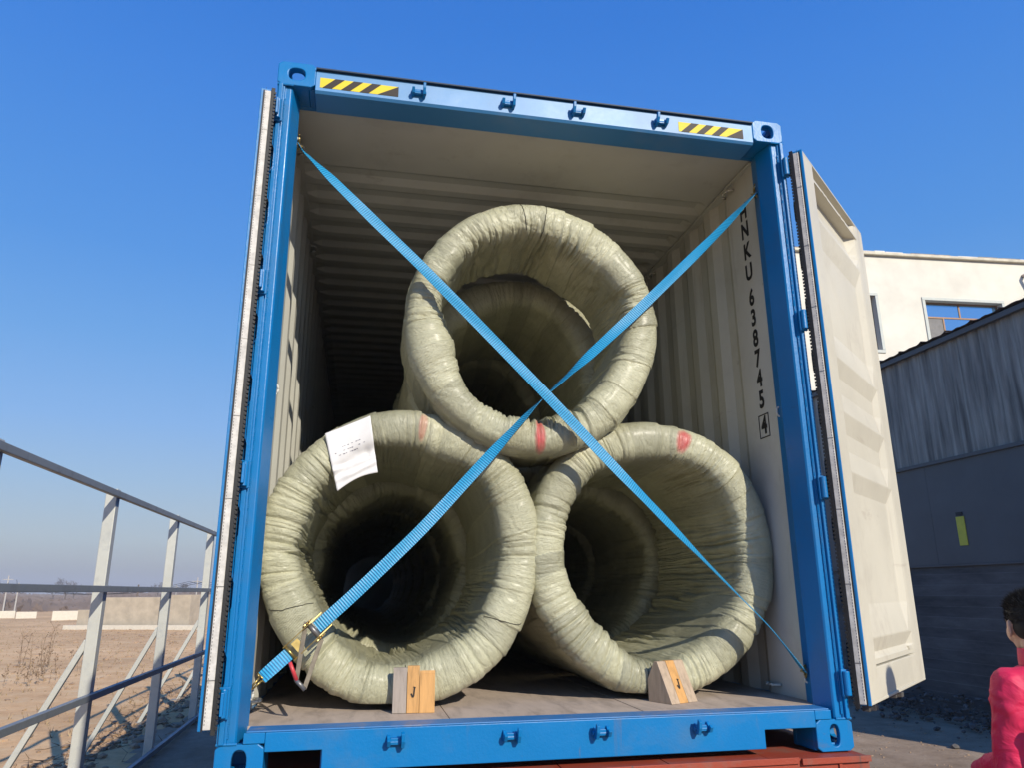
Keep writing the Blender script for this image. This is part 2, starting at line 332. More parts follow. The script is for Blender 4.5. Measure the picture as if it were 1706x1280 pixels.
# hazard stickers with slanted stripes
def sticker(x0, x1, z0, z1):
    y = .0008; o = MB().box((x0, y, z0), (x1, y+.0012, z1)).build('hazard_sticker', M_YEL, K)
    n_ = 4; p = (x1-x0)/(n_+.28); h = z1-z0; m = MB(); sl = h*1.05
    for k in range(n_):
        a = x0+.012+k*p+.0; q = [(a, z0), (a+p*.5, z0), (a+p*.5+sl, z1), (a+sl, z1)]
        cl = []
        q = [(min(x, x1), z) for x, z in q]
        if k == n_-1:
            zc = z0+(x1-(a+p*.0))/sl*h if a+sl > x1 else z1
            q = [(a, z0), (x1, z0), (x1, min(z1, zc))]
        m.add([(x, y-.0012, z) for x, z in q], [tuple(range(len(q)))])
    m.build('stripe', M_SBLK, o)
sticker(-1.037, -.692, 2.783, 2.834); sticker(.662, 1.003, 2.780, 2.833)
# cam keepers on header and sill
def keeper(x, z, y, flip, mat):
    m = MB(); s = -1 if flip else 1
    M0 = Matrix(((0, 0, 1, 0), (1, 0, 0, 0), (0, 1, 0, 0), (0, 0, 0, 1)))
    a = [(y, z-.020), (y-.030, z-.016), (y-.044, z+.004), (y-.030, z+.012), (y-.022, z+.006), (y-.012, z+.016), (y, z+.020)]
    b = [(y, z-.024), (y-.034, z-.022), (y-.048, z+.002), (y-.052, z+.026), (y-.036, z+.034), (y-.026, z+.010), (y, z+.016)]
    m.prism(a, x-s*.027-.006, x-s*.027+.006, M0); m.prism(b, x+s*.022-.006, x+s*.022+.006, M0)
    m.box((x-.0205, y-.020, z-.012), (x+.0155, y+.001, z+.010)); m.tube((x-.034, y-.012, z-.004), (x+.032, y-.012, z-.004), .009)
    return m.build('cam_keeper', mat, K, bevel=.0015)
for i, x in enumerate((-.599, -.185, .148, .565)): keeper(x, 2.812, .002, i > 1, M_BLUE)
for i, x in enumerate((-.605, -.185, .157, .563)): keeper(x, .112, -.003, i > 1, M_SILL)
# sill with fork-style recesses beside the castings
sill = [(-1.056, .154), (-1.056, .091), (-.862, .091), (-.862, .022), (.832, .022), (.832, .091), (1.056, .091), (1.056, .154)]
M_XZ = Matrix(((1, 0, 0, 0), (0, 0, 1, 0), (0, 1, 0, 0), (0, 0, 0, 1)))
MB().prism(sill, -.003, .012, M_XZ).build('door_sill', M_SILL, K, bevel=.003)
for s in (-1, 1): MB().box((min(s*1.0565, s*1.128), -.003, .1195), (max(s*1.0565, s*1.128), .012, .154)).build('sill_end', M_SILL, K, bevel=.002)
sm = MB(); sm.box((-1.12, -.003, .1545), (1.12, .105, .160)); sm.box((-.866, .0125, .022), (-.854, .12, .09)); sm.box((.824, .0125, .022), (.836, .12, .09)); sm.box((-1.056, .0125, .0915), (-.867, .12, .0975)); sm.box((.837, .0125, .0915), (1.056, .12, .0975))
M_TREAD = paint('sill_tread', (.03, .19, .47), .45, dirt=(.36, .28, .21), amount=1.0, dscale=5, chips=(.35, .3, .25)); sm.build('sill_tread', M_TREAD, K, bevel=.002)
for s in (-1, 1):
    for z, hgt in ((.1195, 1), (HC-.1195, 1)):
        m = MB(); rw = random.Random(int(z*10)+s)
        for k in range(26):
            x = s*(1.150+.0026*k); m.tube((x-.0018, .0005, z+rw.uniform(-.001, .001)), (x+.0018, .0005, z), .0042+rw.uniform(0, .0012), n=6)
        tag(m.build('weld_bead', M_SILL, K), kind='stuff')
    m = MB(); rw = random.Random(8)
    for k in range(330):
        z = .14+k*.0078; m.tube((s*1.1815, .0075, z-.003), (s*1.1815+rw.uniform(-.0008, .0008), .0075, z+.0035), .0030+rw.uniform(0, .0012), n=5)
    tag(m.build('weld_bead', M_SILL, K), kind='stuff')
# floor panels (plywood) with joints
y = .108; k = 0
while y < LEN-.15:
    y1 = min(y+2.4, LEN-.12)
    for (a, b) in ((-1.165, -.402), (-.399, .372), (.375, 1.165)):
        MB().box((a, y+.0015, .132), (b, y1-.0015, .1595+random.uniform(-.0008, .0008))).build('floor_panel', M_PLY, K, bevel=.001)
    y = y1
cm = None
for k in range(12):
    yy = .45+k*.98
    o = MB().box((-1.15, yy, .015), (1.15, yy+.045, .131)).build('cross_member', M_BLUE, K)
# corrugated walls, roof
def corr(t, period=.278, depth=.026, flat0=.45):
    if t < flat0: return 0.
    u = ((t-flat0) % period)/period
    return depth*(0 if u < .26 else (u-.26)/.24 if u < .5 else 1 if u < .76 else 1-(u-.76)/.24)
def corr_bps(L0, L1, period=.278, flat0=.45):
    b = [L0, flat0]; t = flat0
    while t < L1:
        for q in (.26, .5, .76, 1.): b.append(t+q*period)
        t += period
    return sorted(set(round(min(x, L1), 4) for x in b if x >= L0))
def side_wall(s):
    bp = corr_bps(.2, LEN-.2); vs = []; fs = []; mi = []
    for j, off in enumerate((0, .0025)):
        for yv in bp:
            x = s*(1.17+corr(yv)+off)
            vs += [(x, yv, .155), (x, yv, 2.80)]
    n = len(bp)
    for j in range(2):
        for i in range(n-1):
            a = j*2*n+2*i; fs.append((a, a+2, a+3, a+1) if (j == 0) == (s < 0) else (a, a+1, a+3, a+2)); mi.append(j)
    mesh_obj('side_wall', vs, fs, [M_INT, M_BLUE], K, mi=mi)
side_wall(-1); side_wall(1)
for s in (-1, 1):
    MB().box((min(s*1.172, s*1.214), .2, .02), (max(s*1.172, s*1.214), LEN-.18, .1545)).build('bottom_side_rail', M_BLUE, K, bevel=.003)
    MB().box((min(s*1.165, s*1.217), .2, 2.802), (max(s*1.165, s*1.217), LEN-.18, 2.862)).build('top_side_rail', M_BLUE, K, bevel=.003)
    MB().box((min(s*1.150, s*1.2135), .21, 2.792), (max(s*1.150, s*1.2135), LEN-.2, 2.8015)).build('ceiling_edge_rail', M_INT, K)
bp = corr_bps(.15, LEN-.15, .21, .62); vs = []; fs = []; mi = []; n = len(bp)
for j in range(2):
    for yv in bp:
        z = 2.812+corr(yv, .21, .022, .62)+j*.0025
        for xx in (-1.163, -1.10, 1.10, 1.163):
            vs.append((xx, yv, (2.812+j*.0025) if abs(xx) > 1.12 else z))
for j in range(2):
    for i in range(n-1):
        for k in range(3):
            a = j*4*n+4*i+k; fs.append((a, a+1, a+5, a+4) if j else (a, a+4, a+5, a+1)); mi.append(j)
mesh_obj('roof_sheet', vs, fs, [M_INT, M_BLUE], K, mi=mi)
MB().box((-1.165, LEN-.12, .155), (1.165, LEN-.1, 2.81)).build('end_wall', M_INT, K)
# lashing rings and rods inside the door posts
for s, z in ((-1, 2.60), (-1, .262), (1, 2.60), (1, .262), (-1, 1.43), (1, 1.43)):
    m = MB(); m.path([(s*1.15, .16, z-.026), (s*1.130, .16, z-.018), (s*1.126, .16, z), (s*1.130, .16, z+.018), (s*1.15, .16, z+.026)], .0045); m.build('lashing_ring', M_INT, K, smooth=True)
for s in (-1, 1):
    for yv in (.47, 1.6):
        for z in (.20, 2.755):
            m = MB(); m.path([(s*1.165, yv-.05, z), (s*1.135, yv-.035, z), (s*1.13, yv, z), (s*1.135, yv+.035, z), (s*1.165, yv+.05, z)], .006); m.build('lashing_ring', M_INT, K, smooth=True)
# serial characters stencilled down the flat wall panel
def glyph(ch, size, loc, parent, name, mat, R, sx_=1.):
    c = bpy.data.curves.new('t', 'FONT'); c.body = ch; c.size = size; c.align_x = 'CENTER'; c.align_y = 'CENTER'; c.resolution_u = 3; c.offset = .0045
    o = bpy.data.objects.new('t', c); COL.objects.link(o); dg = bpy.context.evaluated_depsgraph_get(); me = bpy.data.meshes.new_from_object(o.evaluated_get(dg))
    bpy.data.objects.remove(o); me.materials.clear(); me.materials.append(mat)
    me.transform(Matrix.Translation(loc) @ R @ Matrix.Diagonal((sx_, 1, 1, 1))); 
    if parent: me.transform(wmat(parent).inverted())
    ob = bpy.data.objects.new(name, me); COL.objects.link(ob); ob.parent = parent; return ob
RW = Matrix(((0, 0, -1, 0), (-1, 0, 0, 0), (0, 1, 0, 0), (0, 0, 0, 1)))
for ch, z in (('H', 2.577), ('N', 2.470), ('K', 2.349), ('U', 2.229), ('6', 2.085), ('3', 1.974), ('8', 1.862), ('7', 1.753), ('4', 1.646), ('5', 1.536), ('4', 1.404)):
    glyph(ch, .122, Vector((1.1685, .352, z)), K, 'serial_character', M_BLACK, RW, .82)
m = MB(); a, b_, c_, d_ = .305, .399, 1.345, 1.463; t = .005
for p in (((a, c_), (b_, c_+t)), ((a, d_-t), (b_, d_)), ((a, c_+t), (a+t, d_-t)), ((b_-t, c_+t), (b_, d_-t))): m.box((1.1675, p[0][0], p[0][1]), (1.1690, p[1][0], p[1][1]))
m.build('check_digit_frame', M_BLACK, K)

# ------------------------------------------------------------------ doors
DW, DT, Z0, Z1 = 1.135, .062, .172, 2.708
def zprof(z):
    K_ = .62 if z < 2.45 else 1.
    P = [(0.17, 0), (.178, .012), (.300, .012), (.305, .014), (.3055, .040), (.313, .040), (.3135, .016), (.335, .016), (.36, .038), (.418, .006), (.424, .005), (.56, .040), (1.05, .040), (1.130, .006), (1.136, .005), (1.24, .04),
         (1.322, .04), (1.410, .006), (1.416, .005), (1.52, .04), (1.60, .04), (1.682, .006), (1.688, .005), (1.82, .04), (2.275, .04), (2.392, .006), (2.40, .005), (2.465, .03),
         (2.497, .040), (2.570, .054), (2.598, .052), (2.606, .0), (2.620, .0), (2.626, .053), (2.66, .053), (2.689, .050), (2.694, .004), (2.72, 0)]
    for (a, x), (b, y) in zip(P, P[1:]):
        if a <= z <= b: return K_*(x+(y-x)*(z-a)/(b-a))
    return 0
def make_door(side, inner, ang):
    """door leaf as a part: origin at the inner hinge corner, +X along the leaf, -n outward; side=+1 right leaf, -1 left leaf"""
    sg = 1 if side > 0 else -1
    # local: X along leaf, Y = inner normal*(sg flips so that closed doors mirror)
    ux = Vector((math.cos(ang), math.sin(ang), 0)); nn = Vector((math.sin(ang), -math.cos(ang), 0)) if sg > 0 else Vector((-math.sin(ang), math.cos(ang), 0))
    def P(u, wv, z): return Vector((inner[0], inner[1], 0))+ux*u+nn*wv+Vector((0, 0, z))
    zs = sorted(set([Z0+.012, Z1-.012]+[z for z in (.1785, .30, .305, .3055, .313, .3135, .335, .36, .418, .424, .56, 1.05, 1.13, 1.136, 1.24, 1.322, 1.41, 1.416, 1.52, 1.6, 1.682, 1.688, 1.82, 2.275, 2.392, 2.4, 2.465, 2.497, 2.57, 2.598, 2.606, 2.62, 2.626, 2.66, 2.689, 2.694) if Z0+.012 < z < Z1-.012]))
    us = [.012, .165, .178, .19, .52, .86, .90, .965, .995, 1.055, 1.123]
    def mask(u, z):
        a = 0 if u <= .168 else (u-.168)/.022 if u < .19 else 1
        b = 1 if u <= .90 else max(0, 1-(u-.90)/.075); 
        if z < .30: a = 0 if u < .20 else 1
        return min(a, b)
    vs = [P(u, -zprof(z)*mask(u, z), z) for u in us for z in zs]; nz = len(zs); fs = []
    for i in range(len(us)-1):
        for j in range(nz-1):
            a = i*nz+j; q = (a, a+nz, a+nz+1, a+1); fs.append(q if sg > 0 else q[::-1])
    D = mesh_obj('container_door', vs, fs, M_CREAM, K)
    tag(D, 'right door leaf swung open with its cream ribbed inside in the sun' if sg > 0 else 'left door leaf folded back edge-on')
    def bx(m, u0, u1, w0, w1, z0, z1):
        c = [P(u, wv, z) for z in (z0, z1) for (u, wv) in ((u0, w0), (u1, w0), (u1, w1), (u0, w1))]
        m.add(c, [(0, 3, 2, 1), (4, 5, 6, 7), (0, 1, 5, 4), (1, 2, 6, 5), (2, 3, 7, 6), (3, 0, 4, 7)]); return m
    # blue rim of the leaf round the cream face, edge set proud
    m = MB(); bx(m, 0, .012, -.052, .0015, Z0, Z1); bx(m, .0121, DW, -.052, -.034, Z1-.014, Z1-.002); bx(m, .0121, DW, -.052, -.034, Z0+.002, Z0+.014); bx(m, DW-.011, DW-.001, -.052, -.034, Z0+.014, Z1-.014)
    m.build('door_frame', M_BLUE, D, bevel=.002)
    m = MB(); bx(m, .0122, DW, -.0335, .0010, Z1-.012, Z1); bx(m, .0122, DW, -.0335, .0010, Z0, Z0+.012); bx(m, DW-.012, DW, -.0335, .0010, Z0+.012, Z1-.012); m.build('inner_rim', M_CREAM, D, bevel=.003)
    # outer skin, blue, ribbed
    m = MB(); zz = np.linspace(Z0+.02, Z1-.02, 60)
    vs = [P(u, -.053-.0-(.018 if (int(i/3) % 2) else 0), z) for u in (.013, DW-.013) for i, z in enumerate(zz)]; n2 = len(zz)
    m.add(vs, [(i, i+1, n2+i+1, n2+i) for i in range(n2-1)]); m.build('outer_skin', M_BLUE, D)
    # gasket along the hinge edge, seen end-on: lip, pale retaining strip, lip
    g = MB(); bx(g, -.010, -.0005, -.040, -.015, Z0+.005, Z1-.015); g.build('gasket_strip', M_GASKET, D, bevel=.002)
    g = MB(); bx(g, -.0045, -.0008, -.014, -.009, Z0, Z1-.01); bx(g, -.013, -.0008, -.0565, -.041, Z0-.012, Z1)
    nfr = 150
    for i in range(nfr):
        z = Z0+.005+i*(Z1-Z0-.02)/nfr; h = (Z1-Z0-.02)/nfr*.62; bx(g, -.0175, -.0132, -.0615, -.0535, z, z+h)
    g.build('rubber_gasket', M_RUBBER, D)
    r = MB()
    for i in range(210):
        z = Z0+.02+i*.012; bx(r, -.0108, -.0098, -.0200, -.0185, z, z+.006)
    tag(r.build('stitched_seam', M_RUBBER, D), kind='stuff')
    for i in range(8):
        z = Z0+.16+i*.31; r = MB(); bx(r, -.0112, -.0098, -.040, -.015, z, z+.003); r.build('strip_joint', M_STEEL, D)
    # hinge blades
    for z in (.255, 1.05, 1.83, 2.63):
        h = MB(); bx(h, -.016, .05, -.074, -.0635, z-.038, z+.038)
        hp = Vector(((sg*1.200), -.028, 0)); 
        h.tube(hp+Vector((0, 0, z-.046)), hp+Vector((0, 0, z+.046)), .013, n=14)
        b0 = hp+Vector((0, 0, z)); b1 = P(-.006, -.069, z); h.bar(b0, b1, .010, .07)
        h.build('hinge', M_BLUE, D, bevel=.002)
        h = MB(); h.box((sg*1.200-.018, -.022, z-.052), (sg*1.200+.018, -.0105, z+.052)); h.build('hinge_lug', M_BLUE, K, bevel=.002)
    # locking bars on the outside with cam ends below and above the leaf
    for u in (.34, .86):
        lb = MB(); lb.tube(P(u, -.10, Z0-.05), P(u, -.10, Z1+.05), .017, n=12)
        for z in (Z0-.05, Z1+.03): bx(lb, u-.028, u+.028, -.115, -.085, z-.014, z+.02); bx(lb, u-.01, u+.035, -.09, -.062, z-.01, z+.012)
        lb.build('locking_bar', M_STEEL, D, bevel=.001)
        for z in (.5, 1.15, 1.8, 2.4):
            q = MB(); bx(q, u-.05, u+.05, -.121, -.072, z-.03, z+.03); q.build('bar_bracket', M_BLUE, D, bevel=.002)
    if sg > 0:
        for (u, z) in ((.29, .678), (.66, .677), (.285, .585), (.645, .581), (.435, .982), (.81, .977), (.455, 1.831), (.82, 1.825)):
            q = MB(); c = P(u, -.0395, z); q.tube(c, c+nn*.010, .008, .006, n=8); q.tube(c+ux*.03, c+ux*.03+nn*.007, .006, n=8); q.build('bolt', M_CREAM, D)
        for u in (.30, .36, .62, .70):
            q = MB(); bx(q, u, u+.03, -.03, .002, 2.606, 2.618); q.build('clip', M_CREAM, D)
        q = MB(); bx(q, .88, .93, -.045, -.005, .335, .35); q.build('clip', M_CREAM, D)
    return D
ang_r = math.radians(40.7)
make_door(1, (1.264, -.072), ang_r)
make_door(-1, (-1.271, -.052), math.radians(97.3))

# ------------------------------------------------------------------ truck bed
T = empty('flatbed_truck', (0, 0, GZ)); tag(T, 'red painted flatbed truck carrying the blue container', 'truck')
xe = -1.226
for k in range(6):
    w_ = 2.452/6
    MB().box((xe+k*w_+.002, -.062, -.014), (xe+(k+1)*w_-.002, 12.4, -.003-random.uniform(0, .002))).build('deck_plate', M_RED, T, bevel=.001)
MB().box((-1.236, -.068, -.022), (.93, -.0625, .0005)).build('rear_lip', M_RED, T, bevel=.001)
MB().box((.94, -.074, -.026), (1.236, -.0625, -.004)).build('rear_lip', M_RED, T, bevel=.001)
MB().box((-1.236, -.058, -.20), (1.236, .06, -.0145)).build('rear_beam', M_RED, T, bevel=.003)
for x in (-.9, -.3, .35, 1.10): MB().box((x, -.066, -.2), (x+.012, -.0585, -.027)).build('beam_rib', M_RED, T)
for s in (-1, 1):
    MB().box((s*.45-.07, .06, -.55), (s*.45+.07, 12.3, -.0145)).build('chassis_rail', M_RED, T, bevel=.004)
    MB().box((s*1.2-.03, .06, -.16), (s*1.2+.03, 12.4, -.0145)).build('side_rail', M_RED, T, bevel=.004)
    for yv in (1.6, 2.95, 4.3):
        wb = MB(); cx = s*.98; wb.tube((cx-.15, yv, GZ+.5), (cx+.15, yv, GZ+.5), .50, n=40); wo_ = wb.build('wheel', M_TYRE, T, smooth=False, bevel=.03)
        MB().tube((cx+s*.08, yv, GZ+.5), (cx+s*.158, yv, GZ+.5), .27, .22, n=28).build('rim', M_STEEL, wo_)
for yv in (1.6, 2.95, 4.3): MB().tube((-.95, yv, GZ+.5), (.95, yv, GZ+.5), .07).build('axle', M_STEEL, T)

# ------------------------------------------------------------------ coils
def coil(name, c, rx, rz, Tt, L, seed, label, stain=None, N=960, Msec=240, tilt=(0, 0), squash=0., nb=24, kind='front'):
    """wrapped ring coil: c = centre of the front crest plane, axis +Y"""
    th = np.linspace(0, 2*PI, N, endpoint=False); r = Tt/2
    # section: parameter s in metres round a stadium, dense at the front
    rr = .085
    pts = []; nor = []; sl = []
    nf = int(Msec*.5)
    for k in range(nf):
        a = PI*k/(nf-1)                      # outer -> front -> inner
        ex = r*np.sign(math.cos(a))*abs(math.cos(a))**.8; ey = -.105*abs(math.sin(a))**.8 if math.sin(a) > 0 else 0
        pts.append((ex, ey+.105)); 
    ns = int(Msec*.2); 
    for k in range(1, ns+1): pts.append((-r, .105+(L-.21)*k/(ns+1)))
    nb_ = Msec-nf-2*ns
    for k in range(nb_):
        a = PI*k/(nb_-1); pts.append((-r*math.cos(a), L-.105+.105*math.sin(a)))
    for k in range(1, ns+1): pts.append((r, L-.105-(L-.21)*k/(ns+1)))
    pts = np.array(pts); nxt = np.roll(pts, -1, 0); prv = np.roll(pts, 1, 0); tg = nxt-prv; tg /= np.linalg.norm(tg, axis=1)[:, None]+1e-9
    nor = np.stack([-tg[:, 1], tg[:, 0]], -1); 
    if (nor[0] @ np.array([1, 0])) < 0: nor = -nor
    seg = np.linalg.norm(nxt-pts, axis=1); s = np.concatenate([[0], np.cumsum(seg)[:-1]]); per = seg.sum(); sv = s/per
    Mn = len(pts); TH, SV = np.meshgrid(th/(2*PI), sv, indexing='ij')
    inner = np.clip(.5-pts[:, 0]/(2*r), 0, 1)[None, :]; innerb = np.broadcast_to(inner, TH.shape)
    front = np.clip(1-pts[:, 1]/.25, 0, 1)[None, :]
    rs = np.random.RandomState(seed)
    # helical wrap bands
    edges = np.sort((np.arange(nb)+rs.uniform(-.33, .33, nb))/nb); slant = .022+.012*vnoise(TH, SV, 9, 4, seed+1)
    ph = (TH + slant*(SV*2) + .006*vnoise(TH, SV, 40, 10, seed+2)) % 1.0
    bi = np.searchsorted(edges, ph) % nb; lo = edges[(bi-1) % nb]; hi = edges[bi]; wdt = (hi-lo) % 1.0; fr = ((ph-lo) % 1.0)/np.maximum(wdt, 1e-6)
    hgt = rs.uniform(.2, 1., nb)[bi]
    disp = .0075*hgt*np.clip(1-fr*1.2, 0, 1)*np.clip(fr/.02, 0, 1)
    tone = rs.uniform(0, 1, nb)[bi]
    # gathered pleats running across the section
    warp = .012*(vnoise(TH, SV, 14, 5, seed+3)-.5)+.004*(vnoise(TH, SV, 60, 14, seed+8)-.5)
    U = (TH+warp) % 1.0
    amp = np.clip(vnoise(TH, SV, 22, 5, seed+4)*2.2-.55, 0, 1.4)
    p1 = np.abs(vnoise(U, SV, 190, 5, seed+5)*2-1); p2 = np.abs(vnoise(U, SV, 90, 4, seed+6)*2-1); p3 = np.abs(vnoise(U, SV, 330, 9, seed+15)*2-1)
    pl = -(1-p1)**3*.0075-(1-p2)**4*.012-(1-p3)**2*.0032
    disp = disp+pl*amp*(.45+1.1*innerb)
    # slack folds and lumps
    q = vnoise((TH+.05*vnoise(TH, SV, 10, 6, seed+10)) % 1, SV, 22, 9, seed+7); disp += .008*(q-.5)
    disp += .018*(vnoise(TH, SV, 9, 3, seed+9)-.5)
    cr = np.abs(vnoise((TH+SV*.25) % 1, SV, 34, 16, seed+11)*2-1); disp -= .005*(1-np.clip(cr*4, 0, 1))*vnoise(TH, SV, 12, 5, seed+13)*.6
    cr = np.abs(vnoise((TH-SV*.18) % 1, SV, 46, 20, seed+12)*2-1); disp -= .003*(1-np.clip(cr*4, 0, 1))*vnoise(TH, SV, 16, 6, seed+14)
    rho = pts[None, :, 0]+disp*nor[None, :, 0]; yy = pts[None, :, 1]+disp*nor[None, :, 1]
    ct, stt = np.cos(th)[:, None], np.sin(th)[:, None]
    # ragged inner radius and slightly polygonal outline
    outl = .012*np.cos(3*th+seed)+.008*np.cos(5*th+seed*2)
    inn = .020*(vnoise(th/(2*PI), th*0, 11, 1, seed+20)-.5)
    Rx = rx-r+rho+outl[:, None]*(.4+.6*innerb)-inn[:, None]*innerb; Rz = rz-r+rho+outl[:, None]*(.4+.6*innerb)-inn[:, None]*innerb
    x = Rx*ct; z = Rz*stt
    if squash: z = np.where(z < -(rz-.03), -(rz-.03)+(z+(rz-.03))*.25, z)
    yy = yy+.018*(vnoise(th/(2*PI), th*0, 7, 1, seed+21)[:, None]-.5)
    P = np.stack([x, yy, z], -1)
    ca, sa = math.cos(tilt[0]), math.sin(tilt[0]); P = P @ np.array([[1, 0, 0], [0, ca, sa], [0, -sa, ca]])
    ca, sa = math.cos(tilt[1]), math.sin(tilt[1]); P = P @ np.array([[ca, sa, 0], [-sa, ca, 0], [0, 0, 1]])
    root = empty(name, (c[0], c[1], c[2]-rz)); tag(root, label, 'wire coil', 'wrapped wire coils stacked in the container')
    P[..., 2] += rz
    # stains (spray paint marks): (angle, section mid, half widths)
    stn = np.zeros_like(TH)
    for (a, s0, wa, ws, k) in (stain or []):
        nzv = vnoise(TH, SV, 220, 60, seed+30)*.6+vnoise(TH, SV, 90, 30, seed+31)*.5
        d = ((((TH*2*PI-a+PI) % (2*PI))-PI)/wa)**2+((SV*per-s0)/ws)**2
        stn = np.maximum(stn, np.clip((1.2-d-.5*nzv)*1.6, 0, 1)*k*np.clip(.55+.5*nzv, 0, 1))
    idx = np.arange(N*Mn).reshape(N, Mn); i1 = np.roll(idx, -1, 0); j1 = np.roll(idx, -1, 1); k1 = np.roll(i1, -1, 1)
    F = np.stack([idx, i1, k1, j1], -1).reshape(-1, 4)
    me = bpy.data.meshes.new('wrapping'); me.vertices.add(N*Mn); me.vertices.foreach_set('co', P.reshape(-1).astype(np.float32))
    me.loops.add(F.size); me.loops.foreach_set('vertex_index', F.reshape(-1).astype(np.int32)); me.polygons.add(len(F)); me.polygons.foreach_set('loop_start', np.arange(0, F.size, 4, dtype=np.int32))
    me.polygons.foreach_set('loop_total', np.full(len(F), 4, dtype=np.int32)) if False else None
    me.update(calc_edges=True); me.validate()
    uvl = me.uv_layers.new(name='UVMap'); Uu = (TH*2*PI*rx).reshape(-1); Vv = (SV*per).reshape(-1); lv = np.empty(len(me.loops), np.int32); me.loops.foreach_get('vertex_index', lv)
    uu = Uu[lv].reshape(-1, 4); vv = Vv[lv].reshape(-1, 4); mxu = uu.max(1, keepdims=True); uu = np.where(mxu-uu > 1, uu+2*PI*rx, uu); mxv = vv.max(1, keepdims=True); vv = np.where(mxv-vv > 1, vv+per, vv)
    uvl.data.foreach_set('uv', np.stack([uu, vv], -1).reshape(-1).astype(np.float32))
    at = me.attributes.new('wrapcol', 'FLOAT_VECTOR', 'POINT'); at.data.foreach_set('vector', np.stack([tone, stn, tone*0], -1).reshape(-1).astype(np.float32))
    me.polygons.foreach_set('use_smooth', [True]*len(me.polygons)); me.materials.append(M_FAB)
    o = bpy.data.objects.new('wrapping', me); COL.objects.link(o); o.parent = root
    # sanity: flip if inside out
    if me.polygons[0].normal.dot(Vector((math.cos(th[0]), 0, math.sin(th[0])))) < 0: me.flip_normals()
    return root, P
FZ = .1605
Tc = .185
cBL, P_BL = coil('wire_coil', (-.577, .325, FZ+.634), .607, .636, Tc, 1.18, 11, 'lower left coil in olive woven sacking, with the white paper sheet stuck on its rim', [(math.radians(83), .15, .045, .09, .5)], squash=1)
cBR, P_BR = coil('wire_coil', (.575, .345, FZ+.632), .603, .634, Tc, 1.14, 23, 'lower right coil in olive woven sacking, round red spot on its top rim', [(math.radians(72), .15, .085, .075, 1.)], squash=1, tilt=(0, .0))
cTP, P_TP = coil('wire_coil', (-.008, .235, FZ+1.682), .608, .628, Tc, .58, 37, 'top coil resting across the two lower coils, red smear low on its rim', [(math.radians(271), .15, .055, .11, 1.)], tilt=(0, .0))
rBL, _ = coil('wire_coil', (-.575, 1.56, FZ+.600), .575, .600, Tc, 1.15, 41, 'rear coil in the dark behind the lower left coil', N=420, Msec=110)
rBR, _ = coil('wire_coil', (.585, 1.56, FZ+.600), .575, .600, Tc, 1.15, 43, 'rear coil in the dark behind the lower right coil', N=420, Msec=110)
rTR, _ = coil('wire_coil', (.02, .90, FZ+1.60), .585, .600, Tc, 1.15, 47, 'rear coil seen through the hole of the top coil', N=520, Msec=120)

def coil_copy(src, c, dz, label):
    r = src.copy(); COL.objects.link(r); r.location = c; r['label'] = label
    for ch in src.children: q = ch.copy(); COL.objects.link(q); q.parent = r
    return r
for row, y in (('third', 2.76), ('fourth', 3.97), ('fifth', 5.18), ('sixth', 6.39), ('seventh', 7.6), ('eighth', 8.81)):
    if y < 6: coil_copy(rTR, (.0, y-.62, rTR.location.z), 0, 'coil in the %s row of the top layer, deep in the dark' % row)
    coil_copy(rBL, (-.585, y, FZ), 0, 'coil in the %s row, deep behind the lower left coil' % row); coil_copy(rBR, (.59, y+.03, FZ), 0, 'coil in the %s row, deep behind the lower right coil' % row)
